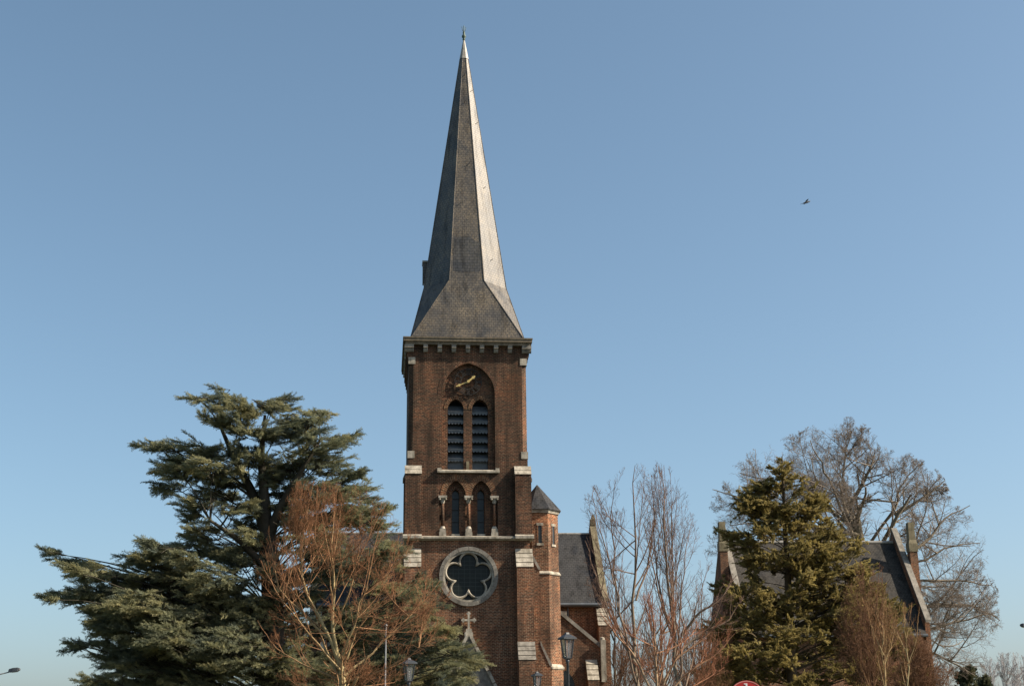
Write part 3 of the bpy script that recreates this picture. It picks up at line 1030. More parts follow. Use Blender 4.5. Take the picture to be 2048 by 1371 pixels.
def ktubes(Pn, Rn, sides=3):
    """Pn (N,K,3), Rn (N,K)."""
    return tubes([(Pn[i], Rn[i]) for i in range(len(Pn))], sides)


def project(Q):
    d = Q-EYE
    z = d@FW
    return 1024+FPX*(d@RT)/z, 685.5-FPX*(d@UP)/z


def make_inside(prof, Y, depth):
    pr = np.array(prof, float)
    sc = np.linalg.norm(P(1025, 900, Y)-P(1024, 900, Y))

    def inside(Q):
        u, v = project(Q)
        l, r_ = np.interp(v, pr[:, 0], pr[:, 1]), np.interp(v, pr[:, 0], pr[:, 2])
        c, h = (l+r_)/2, (r_-l)/2+4
        a = (u-c)/h
        return (v > pr[0, 0]) & (a*a+((Q[:, 1]-Y)/(h*sc*depth))**2 < 1)
    return inside


def ramify(Pp, Rp, n, ang, lf, trop, K, rng, inside, rfac=0.62, rmin=0.004, f0=0.2, bend=0.07, f1=1.0, taper=0.3):
    """n children on every parent polyline; they leave at ang degrees, curve with trop and stop at the crown's edge."""
    N, Kp = Pp.shape[:2]
    f = (np.arange(n)[None, :]+rng.uniform(0, 1, (N, n)))/n
    f = f0+(f1-f0)*f
    x = f*(Kp-1)
    i0 = np.minimum(x.astype(int), Kp-2)
    w = (x-i0)[..., None]
    row = np.arange(N)[:, None]
    b = Pp[row, i0]*(1-w)+Pp[row, i0+1]*w
    t = unit(Pp[row, i0+1]-Pp[row, i0])
    r = Rp[row, i0]*(1-w[..., 0])+Rp[row, i0+1]*w[..., 0]
    plen = np.linalg.norm(np.diff(Pp, axis=1), axis=2).sum(1)[:, None]
    b, t, r = b.reshape(-1, 3), t.reshape(-1, 3), r.reshape(-1)
    m = len(b)
    L = (plen*rng.uniform(lf[0], lf[1], (N, n))*(1.15-0.65*f)).reshape(-1)
    rd = rng.normal(0, 1, (m, 3))
    perp = unit(rd-(rd*t).sum(1)[:, None]*t)
    th = np.radians(rng.uniform(ang[0], ang[1], m))[:, None]
    d = unit(np.cos(th)*t+np.sin(th)*perp)
    out = np.zeros((m, K, 3))
    out[:, 0] = b
    for k in range(1, K):
        d = unit(d+np.array(trop)+rng.normal(0, bend, (m, 3)))
        out[:, k] = out[:, k-1]+d*(L/(K-1))[:, None]
    s = np.ones(m)
    ok = inside(out[:, -1])
    for q in (0.75, 0.5, 0.32, 0.2):
        nok = ~ok
        if not nok.any():
            break
        e = b+(out[:, -1]-b)*q
        s[nok] = q
        ok = ok | inside(e)
    keep = ok | (rng.uniform(0, 1, m) < 0.35)
    out = b[:, None, :]+(out-b[:, None, :])*s[:, None, None]
    r0 = np.maximum(r*rfac, rmin)*np.clip(0.45+0.55*s, 0, 1)
    rr = r0[:, None]*np.linspace(1, taper, K)[None, :]
    return out[keep], np.maximum(rr[keep], rmin*0.6)


def bare_tree(name, label, cat, Y, base_px, limbs, prof, r0, mat, levels, stems=0, stem_from=None, stem_r=0.03, group=None, depth=0.9, seed=1, tip=0.012, old=0.05, stem_any=False, stem_v=0.75, stem_pow=1.5):
    """Leafless tree: hand-laid limbs [(px points), start radius, end radius], extra stems aimed at the crown's edge, then
    levels of finer branches: (children, (angle), (length share), upward pull, points, bend)."""
    rng = np.random.default_rng(seed)
    b = P(base_px[0], base_px[1], Y)
    th = thing(name, (b[0], b[1], 0), label, cat, group)
    inside = make_inside(prof, Y, depth)
    K0 = 12
    L0, R0 = [], []
    for k, (pp, ra, rb) in enumerate(limbs):
        pts = np.array([P(p[0], p[1], Y+(p[2] if len(p) > 2 else 0)) for p in pp])
        if k == 0:
            pts = np.concatenate([[[pts[0][0], pts[0][1], 0.0]], pts])
        s = np.linspace(0, len(pts)-1, 40)
        q = np.stack([np.interp(s, np.arange(len(pts)), pts[:, j]) for j in range(3)], -1)
        for _ in range(6):
            q[1:-1] = 0.25*q[:-2]+0.5*q[1:-1]+0.25*q[2:]
        q = q[np.linspace(0, 39, K0).astype(int)]
        q[1:-1] += rng.normal(0, 0.012, (K0-2, 3))*np.linalg.norm(q[-1]-q[0])*0.5
        L0.append(q)
        R0.append(np.linspace(ra, rb, K0))
    if stems:
        pr = np.array(prof, float)
        sc = np.linalg.norm(P(1025, 900, Y)-P(1024, 900, Y))
        trunk = L0[0]
        for _ in range(stems):
            v = pr[0, 0]+(pr[-1, 0]-pr[0, 0])*stem_v*rng.uniform()**stem_pow
            l, r_ = np.interp(v, pr[:, 0], pr[:, 1]), np.interp(v, pr[:, 0], pr[:, 2])
            fi = rng.uniform(0, 2*np.pi)
            c, h = (l+r_)/2, (r_-l)/2*rng.uniform(0.6, 0.97)
            tipp = P(c+h*math.cos(fi), v, Y+h*sc*depth*math.sin(fi))
            fz = rng.uniform(stem_from[0], stem_from[1])
            x = fz*(K0-1)
            a = trunk[int(x)]+(trunk[min(int(x)+1, K0-1)]-trunk[int(x)])*(x-int(x))
            if stem_any:        # leave from a near point low on one of the limbs
                hl = L0[:len(limbs)]
                cand = [(hl[q][c_], c_) for q in rng.integers(0, len(hl), 10) for c_ in [int(rng.integers(2, 8))]]
                cand = [c_[0] for c_ in cand if c_[0][2] < tipp[2]] or [a]
                a = min(cand, key=lambda c_: np.linalg.norm(c_-tipp))
            d = tipp-a
            ctrl = a+np.array([d[0]*0.62, d[1]*0.62, d[2]*0.42])+rng.normal(0, 0.04, 3)*np.linalg.norm(d)
            t = np.linspace(0, 1, K0)[:, None]
            q = (1-t)**2*a+2*t*(1-t)*ctrl+t**2*tipp
            L0.append(q)
            R0.append(np.linspace(stem_r*rng.uniform(0.7, 1.2), tip, K0))
    cur, rad = np.array(L0), np.array(R0)
    V, F, rr = ktubes(cur, rad, 8)
    np_mesh('trunk', V, F, mat, th, ('young', np.clip(1-(rr-tip)/old, 0, 1)), True)
    Vs, Fs, ys = [], [], []
    off = 0
    for li, (n, ang, lf, trop, K, bend) in enumerate(levels):
        cur, rad = ramify(cur, rad, n, ang, lf, trop, K, rng, inside, 0.6, tip*(0.75 if li < len(levels)-1 else 0.6), 0.22 if li == 0 else 0.12, bend)
        V, F, rr = ktubes(cur, rad, 4 if li == 0 else 3)
        Vs.append(V)
        Fs.append(F+off)
        off += len(V)
        ys.append(np.clip(1-(rr-tip)/old, 0, 1))
    np_mesh('crown', np.concatenate(Vs), np.concatenate(Fs), mat, th, ('young', np.concatenate(ys)))
    return th


def spray_template(rng, n=7, spread=50, w=0.05):
    """Feathery spray: an axis with side shoots, each a thin diamond; forward +x, unit length."""
    V, F = [], []

    def blade(a, d, L, wd, nrm):
        s = np.cross(d, nrm)
        s = s/np.linalg.norm(s)*wd
        o = len(V)
        m = a+d*L*0.4
        V.extend([a, m+s, a+d*L, m-s])
        F.append((o, o+1, o+2, o+3))
    for nz in (np.array([0, 0, 1.0]), np.array([0, 1.0, 0])):
        blade(np.zeros(3), np.array([1, 0, 0.0]), 1.0, w*0.7, nz)
    for k in range(n):
        x = 0.1+0.8*k/(n-1)
        for s in (-1, 1):
            a = R(spread)*rng.uniform(0.7, 1.25)
            d = np.array([math.cos(a), s*math.sin(a), rng.uniform(-0.25, 0.45)])
            d /= np.linalg.norm(d)
            nn = unit(np.array([rng.normal(0, .5), rng.normal(0, .5), 1.0]))
            blade(np.array([x, 0, 0]), d, rng.uniform(0.75, 1.15)*(0.46-0.26*x), w, nn)
        d = unit(np.array([0.6, rng.normal(0, 0.3), rng.choice([-0.6, 0.8])]))
        blade(np.array([x, 0, 0]), d, 0.25, w*0.8, np.array([0, 1.0, 0]))
    return np.array(V), np.array(F)


def sprays(pos, dirs, size, tmpl, rng, roll=0.35):
    N = len(pos)
    X = unit(dirs)
    upv = np.array([0, 0, 1.0])+rng.normal(0, roll, (N, 3))
    Yv = unit(np.cross(upv, X))
    Zv = np.cross(X, Yv)
    TV, TF = tmpl
    V = pos[:, None, :]+size[:, None, None]*(TV[None, :, 0:1]*X[:, None, :]+TV[None, :, 1:2]*Yv[:, None, :]+TV[None, :, 2:3]*Zv[:, None, :])
    F = (TF[None, :, :]+(np.arange(N)*len(TV))[:, None, None]).reshape(-1, 4)
    return V.reshape(-1, 3), F


def foliage(name, P_, D_, S_, tone, mat, parent, rng, n=7, spread=50, w=0.05, roll=0.35, nt=4):
    Vs, Fs, Ts = [], [], []
    off = 0
    grp = rng.integers(0, nt, len(P_))
    for g in range(nt):
        tm = spray_template(rng, n, spread, w)
        s = grp == g
        if not s.any():
            continue
        v, f = sprays(P_[s], D_[s], S_[s], tm, rng, roll)
        Vs.append(v)
        Fs.append(f+off)
        off += len(v)
        Ts.append(np.repeat(tone[s], len(tm[0])))
    return np_mesh(name, np.concatenate(Vs), np.concatenate(Fs), mat, parent, ('tone', np.clip(np.concatenate(Ts), 0, 1)))


def pad_tree(name, label, Y, base_px, trunks, pads, bark, leaf, per_area, size, trunk_r, seed, up=0.15, droop=0.0, wide=0.75, w=0.05,
             spread=50, roll=0.35, fan=0.6, limb_drop=60, cx=None, depth_of=None, group=None, rand_dir=0.0, thick=0.012, lead=1.0, limb_share=1.0):
    """Conifer of hand-placed foliage pads (u, v, half width, half height, tilt): limbs from the trunks, branchlets through
    each pad and needle sprays set along the branchlets."""
    rng = np.random.default_rng(seed)
    b = P(base_px[0], base_px[1], Y)
    th = thing(name, (b[0], b[1], 0), label, 'tree', group)
    px = np.linalg.norm(P(1025, 1000, Y)-P(1024, 1000, Y))
    tp, allt = [], []
    for k, (tr, r0, r1) in enumerate(trunks):
        pts = [P(t[0], t[1], Y+(t[2] if len(t) > 2 else 0)) for t in tr]
        if k == 0:
            pts = [np.array([pts[0][0], pts[0][1], 0.0])]+pts
        pts = np.array(pts)
        s = np.linspace(0, len(pts)-1, 6*(len(pts)-1)+1)
        q = np.stack([np.interp(s, np.arange(len(pts)), pts[:, j]) for j in range(3)], -1)
        q[1:-1] = 0.25*q[:-2]+0.5*q[1:-1]+0.25*q[2:]
        tp.append((q, np.linspace(r0, r1, len(q))))
        allt.append(q)
    V, F, rr = tubes(tp, 10)
    np_mesh('trunk', V, F, bark, th, ('young', np.clip(1-rr/trunk_r, 0, 1)), True)
    allt = np.concatenate(allt)
    limbs, PP, DD, SS, TT = [], [], [], [], []
    Zax = np.array([0, 0, 1.0])
    for (u, v, a, bh, tilt) in pads:
        side = 1 if u > (cx(v) if cx else base_px[0]) else -1
        dy = depth_of(u, v, rng)
        c = P(u, v, Y+dy)
        ta = R(tilt)
        k = int(np.argmin(np.abs(allt[:, 2]-(c[2]-limb_drop*px*rng.uniform(0.5, 1.5)-0.25*np.abs(allt[:, 0]-c[0])))+0.3*np.abs(allt[:, 0]-c[0])))
        o = allt[k]
        d = c-o
        L = np.linalg.norm(d)
        ctrl = o+d*0.5+np.array([0, 0, 0.10*L])+rng.normal(0, 0.06, 3)*L
        tt = np.linspace(0, 1, 9)[:, None]
        q = (1-tt)**2*o+2*tt*(1-tt)*ctrl+tt**2*c
        if rng.uniform() < limb_share:
            limbs.append((q, np.linspace(thick*L+0.022, 0.012, 9)))
        out = np.array([d[0], d[1], 0.0])
        out = unit(out+np.array([side*0.3*np.linalg.norm(out), 0, 0]))
        lat = np.array([-out[1], out[0], 0.0])
        n = int(per_area*a*bh)
        X = np.array([side*math.cos(ta), 0, math.sin(ta)])
        Zv = np.array([-side*math.sin(ta), 0, math.cos(ta)])
        ptone = rng.normal(0.5, 0.10)
        nbr = max(3, n//18)
        left = n
        for _ in range(nbr):
            r_, fi = rng.uniform(0, 1)**0.5, rng.uniform(0, 2*np.pi)
            xx, yy = r_*math.cos(fi), r_*math.sin(fi)
            zz = rng.normal(0.0, 0.5)*math.sqrt(max(0.05, 1.05-r_*r_))
            mid = c+X*(xx*a*px*0.8)+np.array([0, yy*a*px*wide, 0])+Zv*(zz*bh*px)
            dr = out+lat*rng.normal(0, fan)+X*0.4*xx+lat*0.5*yy*np.sign(lat[1])
            dr = unit(dr+Zax*(up+rng.normal(0, 0.22)-droop*r_))
            if rand_dir:
                dr = unit(dr+rng.normal(0, rand_dir, 3))
            bl = rng.uniform(0.45, 0.95)*min(a*px, 1.6)*lead+0.25
            K = 5
            pts = np.zeros((K, 3))
            pts[0] = mid-dr*bl*0.5
            cur = dr.copy()
            for t in range(1, K):
                cur = unit(cur+Zax*rng.normal(0.03-droop*0.3, 0.06)+rng.normal(0, 0.05, 3))
                pts[t] = pts[t-1]+cur*bl/(K-1)
            limbs.append((pts, np.linspace(0.016, 0.005, K)))
            j0 = q[rng.integers(6, 9)]
            if (limb_share == 1.0 and np.linalg.norm(j0-pts[0]) < 1.0) or (limb_share < 1 and rng.uniform() < 0.4):
                limbs.append((np.array([j0, 0.5*(j0+pts[0])+rng.normal(0, 0.06, 3), pts[0]]), np.array([0.02, 0.018, 0.014])))
            m = 18
            f = np.sort(rng.uniform(0.05, 1, m))
            f[-1] = 1.0
            pos = np.stack([np.interp(f*(K-1), np.arange(K), pts[:, j]) for j in range(3)], -1)
            sg = np.where(np.arange(m) % 2 == 0, 1, -1)
            la = np.cross(cur, Zax)
            la = la/max(np.linalg.norm(la), 1e-6)
            dd = cur[None, :]*1.0+la[None, :]*(sg*rng.uniform(0.3, 1.1, m)*(1.05-f))[:, None]+Zax*(rng.normal(0.05, 0.28, m))[:, None]
            PP.append(pos)
            DD.append(dd)
            SS.append(size*rng.uniform(0.65, 1.2, m)*(1.1-0.4*f))
            TT.append(np.clip(ptone+rng.normal(0, 0.12)+rng.normal(0, 0.09, m), 0, 1))
    V, F, rr = tubes(limbs, 5)
    np_mesh('branches', V, F, bark, th, ('young', np.clip(1-rr/trunk_r, 0, 1)))
    foliage('crown', np.concatenate(PP), np.concatenate(DD), np.concatenate(SS), np.concatenate(TT), leaf, th, rng, 7, spread, w, roll)
    return th


M['bark_cedar'] = bark_mat('cedar_bark', (0.045, 0.036, 0.027), (0.040, 0.035, 0.023))
M['bark_conifer'] = bark_mat('conifer_bark', (0.10, 0.07, 0.045), (0.075, 0.055, 0.03))
M['bark_red'] = bark_mat('red_twig_bark', (0.32, 0.255, 0.13), (0.25, 0.118, 0.056))
M['bark_grey'] = bark_mat('grey_bark', (0.19, 0.155, 0.11), (0.165, 0.100, 0.072))
M['bark_orange'] = bark_mat('orange_twig_bark', (0.36, 0.27, 0.17), (0.25, 0.10, 0.05))
M['bark_beech'] = bark_mat('beech_bark', (0.20, 0.165, 0.11), (0.215, 0.175, 0.142))
M['bark_pale'] = bark_mat('pale_sapling_bark', (0.42, 0.34, 0.18), (0.26, 0.14, 0.06))
M['bark_far_haze'] = bark_mat('far_haze_bark', (0.36, 0.34, 0.33), (0.36, 0.33, 0.33))  # distance haze is put into this pale grey bark colour
M['bark_brown'] = bark_mat('brown_shrub_bark', (0.15, 0.10, 0.06), (0.17, 0.085, 0.045))
M['cedar'] = leaf_mat('cedar_needles', [(0.15, (0.080, 0.098, 0.076)), (0.5, (0.165, 0.172, 0.098)), (0.85, (0.28, 0.255, 0.125))], 0.45)
M['conifer'] = leaf_mat('conifer_needles', [(0.15, (0.115, 0.100, 0.036)), (0.5, (0.25, 0.20, 0.072)), (0.85, (0.38, 0.31, 0.115))], 0.45)
M['far_conifer'] = leaf_mat('far_conifer_needles', [(0.15, (0.035, 0.045, 0.03)), (0.5, (0.07, 0.075, 0.04)), (0.85, (0.12, 0.11, 0.06))])

# --- cedar
CEDAR = [(430, 800, 50, 16, 8), (480, 815, 60, 24, 8), (550, 808, 50, 20, 12), (610, 832, 50, 22, 10), (640, 822, 30, 10, 10), (680, 880, 40, 13, 8), (640, 885, 65, 28, 5),
         (560, 860, 75, 32, 5), (480, 850, 65, 28, 8), (430, 835, 40, 18, 8), (310, 888, 45, 13, 6), (380, 902, 70, 26, 5), (340, 930, 55, 24, 3), (335, 970, 40, 16, -6), (420, 935, 75, 34, 4),
         (500, 915, 75, 34, 4), (580, 925, 75, 36, 3), (650, 920, 55, 26, 3), (695, 945, 42, 16, 5), (640, 970, 75, 28, 2), (560, 985, 75, 28, 0), (460, 985, 65, 30, -4), (390, 1000, 55, 26, -6),
         (370, 1035, 30, 13, -12), (400, 1055, 40, 18, -4), (720, 985, 50, 18, 0), (745, 1012, 40, 16, -3), (700, 1025, 65, 26, -2), (620, 1042, 65, 22, -2), (765, 1050, 38, 22, -5),
         (125, 1118, 42, 14, 12), (180, 1138, 48, 20, 8), (118, 1190, 46, 12, 3), (190, 1182, 65, 26, 3), (250, 1190, 70, 30, 2), (262, 1112, 36, 12, 12), (310, 1085, 40, 14, 10), (325, 1110, 55, 26, 6), (390, 1095, 55, 30, 4),
         (350, 1155, 80, 34, 3), (430, 1155, 75, 34, 2), (475, 1105, 55, 32, 0), (250, 1240, 70, 34, 0), (170, 1282, 42, 10, -4), (215, 1262, 50, 22, -4), (330, 1235, 85, 40, 0), (420, 1245, 80, 44, 0), (500, 1220, 75, 50, 0),
         (225, 1312, 60, 22, -5), (300, 1325, 80, 40, -3), (400, 1325, 90, 46, 0), (500, 1325, 90, 50, 0), (180, 1355, 36, 12, -6), (250, 1365, 60, 20, 0), (560, 1150, 70, 44, 0), (590, 1250, 75, 50, 0),
         (600, 1335, 80, 50, 0), (680, 1130, 75, 36, 0), (700, 1230, 75, 44, 0), (700, 1335, 75, 50, 0), (770, 1105, 50, 34, -4), (780, 1180, 55, 36, -3), (822, 1190, 34, 22, -3), (820, 1245, 50, 34, -3),
         (790, 1305, 70, 44, -3), (865, 1292, 50, 30, -4), (915, 1305, 44, 18, -2), (890, 1350, 55, 26, -5), (840, 1350, 60, 34, -4), (950, 1318, 30, 9, -3), (640, 1080, 60, 26, 0), (480, 1048, 50, 20, 0), (842, 1165, 32, 17, 0), (850, 1212, 34, 19, -2), (875, 1255, 38, 20, -3), (300, 1148, 66, 28, 3), (385, 1200, 80, 36, 2), (290, 1285, 80, 34, 0), (440, 1195, 70, 36, 0), (450, 1290, 80, 42, 0), (280, 1215, 76, 34, 2), (205, 1218, 50, 22, 4), (350, 1275, 80, 38, 0), (240, 1160, 50, 20, 6), (160, 1148, 40, 16, 8), (190, 1210, 50, 18, 2), (350, 1355, 90, 34, 0), (512, 1010, 45, 22, 4), (500, 1075, 50, 20, -3), (590, 1012, 55, 22, 2), (385, 790, 30, 9, 6), (705, 868, 26, 8, 8), (722, 945, 26, 8, 6), (775, 1012, 30, 10, 4), (280, 882, 30, 8, 5), (90, 1100, 22, 7, 10), (85, 1187, 22, 6, 4), (550, 792, 30, 8, 20), (135, 1284, 26, 7, -3), (560, 1075, 40, 18, 0)]
rg = np.random.default_rng(4)
CEDAR = [(540+(q[0]-540)*(0.955 if q[0] < 500 else (0.93 if q[1] < 1070 and q[0] > 600 else 1.0)), q[1]+4, q[2]*0.92, q[3], q[4]) for q in CEDAR]
for q in list(CEDAR):       # fuller pads, and a second one set back beside many of them
    if rg.uniform() < (0.35 if q[1] < 1070 else 0.9):
        CEDAR.append((q[0]+rg.uniform(-.5, .5)*q[2]*(1 if abs(q[0]-540) < 330 else 0.2), q[1]+rg.uniform(-.2, 1.0)*q[3]+4, q[2]*0.75, q[3]*0.8, q[4]+rg.uniform(-6, 10)))
pad_tree('cedar', 'large dark green cedar with flat spreading tiers left of the church tower', -22, (546, 1371),
         [([(546, 1371), (546, 1230), (541, 1130), (533, 1065)], 0.55, 0.34), ([(533, 1065), (505, 985, 0.5), (468, 915, 0.8), (440, 850, 1)], 0.26, 0.06),
          ([(533, 1065), (528, 985), (522, 915), (530, 830)], 0.28, 0.06), ([(538, 1070), (560, 1015, -.4), (600, 945, -.6), (640, 880, -.8)], 0.24, 0.06), ([(545, 1150), (480, 1080, -1), (420, 1040, -1.5)], 0.2, 0.05)],
         CEDAR, M['bark_cedar'], M['cedar'], 0.28, 0.44, 0.5, 3, up=0.15, droop=0.10, wide=0.85, w=0.032, spread=36, roll=0.9, thick=0.006, limb_drop=60, cx=lambda v: 540,
         depth_of=lambda u, v, g: g.normal(0, 0.35)*min(4.0, 1.2+(v-780)/120)+(0.0), fan=0.55)

# --- olive conifer on the right
rg = np.random.default_rng(5)
CPROF = np.array([(905, 1560, 1570), (950, 1535, 1592), (985, 1490, 1638), (1020, 1488, 1652), (1060, 1490, 1668), (1078, 1470, 1715), (1120, 1475, 1715), (1200, 1455, 1785), (1260, 1428, 1825), (1390, 1400, 1870)], float)
CON = [(1564, 925, 9, 16, 60), (1562, 950, 16, 14, 50), (1580, 965, 18, 14, 30), (1545, 968, 16, 13, 30), (1512, 1000, 30, 12, 20), (1500, 1018, 20, 14, 10), (1625, 1000, 22, 16, 30), (1440, 1062, 18, 12, 10), (1470, 1070, 22, 14, 10), (1720, 1085, 26, 12, 20), (1700, 1105, 36, 14, 15)]
CON += [(1700, 1140, 42, 20, 10), (1722, 1180, 42, 20, 5), (1742, 1220, 40, 24, 0), (1690, 1200, 40, 24, 10), (1650, 1150, 40, 24, 10), (1762, 1262, 38, 22, 0), (1795, 1300, 38, 24, 0), (1720, 1300, 44, 26, 0), (1500, 1120, 34, 18, 10), (1490, 1180, 30, 20, 5),
        (1450, 1250, 36, 20, 0), (1640, 1110, 40, 20, 20), (1672, 1090, 36, 16, 20), (1745, 1345, 50, 26, 0), (1660, 1260, 44, 28, 0), (1440, 1320, 40, 24, 0), (1500, 1090, 30, 14, 20), (1820, 1345, 40, 22, 0)]
for i in range(60):
    v = 1000+370*rg.uniform()
    CON.append((1575+rg.normal(0, 1)*(25+(v-1000)*0.16), v, rg.uniform(14, 32), rg.uniform(10, 22), rg.uniform(-15, 50)))
for i in range(340):
    v = 930+(1385-930)*rg.uniform()**0.75
    l, r_ = np.interp(v, CPROF[:, 0], CPROF[:, 1]), np.interp(v, CPROF[:, 0], CPROF[:, 2])
    u = (l+r_)/2+(r_-l)/2*0.97*rg.choice([-1, 1])*rg.uniform()**(0.62 if i % 2 else 1.1)
    u += 22*math.sin(v*0.071+(0.8 if u > 1570 else 2.9))*(1 if v > 990 else 0.3)
    if math.sin(u*0.045+1.3)*math.sin(v*0.052+0.4) > 0.75 and v > 1000:
        continue
    s = rg.uniform(10, 36)*(0.6 if v < 1000 else 1)
    CON.append((u, v, s, s*rg.uniform(0.4, 1.0), rg.uniform(-15, 50)))
pad_tree('conifer', 'tall olive brown conifer with a narrow ragged top in front of the slate roofed building', -10, (1580, 1371),
         [([(1585, 1371), (1578, 1200), (1570, 1050), (1564, 912)], 0.38, 0.03)],
         CON, M['bark_conifer'], M['conifer'], 0.62, 0.23, 0.4, 9, up=0.22, droop=0.0, wide=1.0, w=0.055, spread=38, roll=1.5, fan=1.3, lead=0.8, thick=0.004, limb_drop=8, limb_share=0.45,
         cx=lambda v: 1570, depth_of=lambda u, v, g: g.uniform(-1, 1)*max(0.3, (1-((u-1570)/max(20, (v-890)*0.55))**2))*min(3.6, 0.4+(v-900)/95), rand_dir=0.45)

# --- red-twigged tree in front of the cedar
UPW = (0, 0, 0.10)
bare_tree('red_twig_tree', 'bare tree with yellow green trunk and orange red twigs before the cedar', 'tree', -40, (688, 1371),
          [([(688, 1420), (686, 1371), (678, 1320)], 0.125, 0.085), ([(680, 1330), (656, 1270), (604, 1165, .3), (600, 1080, .4), (628, 960, .4)], 0.060, 0.008), ([(679, 1320), (664, 1255), (668, 1170), (663, 1080), (668, 985)], 0.065, 0.008),
           ([(682, 1330), (704, 1260, -.5), (735, 1170, -.7), (757, 1060, -.8)], 0.045, 0.008), ([(655, 1275), (560, 1180, .5), (545, 1110, .6), (538, 1050, .6)], 0.034, 0.007), ([(690, 1350), (620, 1270, -.6), (556, 1190, -.9), (522, 1120, -1)], 0.034, 0.007),
           ([(690, 1350), (760, 1290, .6), (830, 1220, .9), (880, 1160, 1)], 0.038, 0.007), ([(688, 1360), (610, 1330, .6), (545, 1290, 1), (515, 1240, 1.2)], 0.028, 0.006), ([(688, 1365), (770, 1340, -.8), (850, 1290, -1.2), (890, 1240, -1.4)], 0.028, 0.006)],
          [(960, 590, 690), (1000, 572, 790), (1030, 550, 825), (1060, 530, 840), (1110, 512, 868), (1160, 505, 900), (1210, 508, 905), (1270, 515, 895), (1340, 525, 880), (1400, 530, 870)], 0.15, M['bark_red'],
          [(8, (18, 44), (0.30, 0.58), (0, 0, 0.10), 8, 0.06), (6, (22, 55), (0.32, 0.62), (0, 0, 0.07), 7, 0.09), (5, (20, 60), (0.35, 0.75), (0, 0, 0.05), 5, 0.10)],
          stems=44, stem_from=(0.3, 0.95), stem_r=0.014, seed=21, depth=0.8, tip=0.0055, old=0.035, stem_any=True, stem_v=0.98)

# --- two tall grey bare trees right of the tower and the red-twigged one in front of them
GREY = [(8, (18, 42), (0.24, 0.46), (0, 0, 0.10), 8, 0.06), (6, (22, 50), (0.30, 0.6), (0, 0, 0.07), 6, 0.08), (5, (25, 55), (0.35, 0.7), (0, 0, 0.05), 5, 0.09)]
bare_tree('bare_tree', 'tall upright bare grey tree closest to the right of the church tower', 'tree', -28, (1272, 1371),
          [([(1274, 1420), (1273, 1371), (1272, 1280), (1271, 1180), (1272, 1080), (1266, 980), (1270, 930)], 0.105, 0.009), ([(1274, 1371), (1250, 1270, -.4), (1232, 1170, -.5), (1200, 1060, -.6), (1184, 985)], 0.045, 0.008),
           ([(1272, 1290), (1232, 1215, .4), (1228, 1120, .6), (1222, 1020, .6), (1228, 975)], 0.042, 0.008), ([(1272, 1200), (1300, 1120, .4), (1310, 1030, .5), (1304, 950)], 0.042, 0.008), ([(1274, 1330), (1225, 1240, .8), (1190, 1150, 1.1), (1170, 1080, 1.2)], 0.06, 0.01)],
          [(922, 1262, 1280), (950, 1230, 1305), (975, 1175, 1318), (1010, 1165, 1328), (1060, 1150, 1333), (1120, 1150, 1338), (1200, 1165, 1345), (1290, 1180, 1350), (1400, 1190, 1350)], 0.19, M['bark_grey'],
          GREY, stems=9, stem_from=(0.35, 0.75), stem_r=0.024, group='tall bare trees right of the tower', seed=31, depth=0.8, tip=0.0068, old=0.06)
bare_tree('bare_tree', 'bare tree with pale sunlit stem and wide upright crown left of the olive conifer', 'tree', -30, (1352, 1371),
          [([(1358, 1420), (1356, 1371), (1346, 1280), (1338, 1190), (1333, 1100), (1326, 1000), (1322, 935)], 0.105, 0.009), ([(1356, 1371), (1365, 1280, -.4), (1362, 1210, -.5), (1367, 1130, -.6), (1385, 1040)], 0.045, 0.008),
           ([(1362, 1270), (1400, 1222, -.3), (1440, 1200, -.3), (1472, 1150, -.3)], 0.055, 0.01), ([(1348, 1270), (1318, 1180, .4), (1308, 1080, .5), (1308, 980)], 0.045, 0.009), ([(1352, 1310), (1400, 1265, .4), (1455, 1245, .4), (1488, 1190, .4)], 0.05, 0.01)],
          [(925, 1306, 1336), (958, 1283, 1360), (1000, 1280, 1382), (1050, 1280, 1400), (1110, 1275, 1425), (1160, 1270, 1478), (1210, 1265, 1492), (1290, 1270, 1485), (1400, 1280, 1460)], 0.17, M['bark_grey'],
          GREY, stems=9, stem_from=(0.35, 0.75), stem_r=0.024, group='tall bare trees right of the tower', seed=32, depth=0.8, tip=0.0068, old=0.06)
bare_tree('red_twig_tree', 'low bare tree with orange red twigs between the two tall grey bare trees', 'tree', -38, (1315, 1371),
          [([(1314, 1440), (1312, 1390), (1309, 1300), (1303, 1230), (1306, 1190)], 0.07, 0.008), ([(1313, 1400), (1345, 1320), (1400, 1285), (1450, 1230)], 0.045, 0.008), ([(1313, 1400), (1270, 1310), (1225, 1260), (1200, 1225)], 0.045, 0.008), ([(1313, 1410), (1380, 1340), (1430, 1310), (1475, 1260)], 0.04, 0.008)],
          [(1180, 1295, 1320), (1215, 1220, 1420), (1260, 1190, 1478), (1310, 1180, 1488), (1371, 1185, 1480), (1440, 1190, 1470)], 0.07, M['bark_orange'],
          [(6, (20, 45), (0.28, 0.5), (0, 0, 0.10), 7, 0.06), (5, (20, 50), (0.35, 0.65), (0, 0, 0.08), 6, 0.07), (3, (20, 50), (0.4, 0.7), (0, 0, 0.06), 5, 0.07)], stems=12, stem_from=(0.2, 0.7), stem_r=0.022, seed=33, depth=0.7, tip=0.0065, old=0.04)

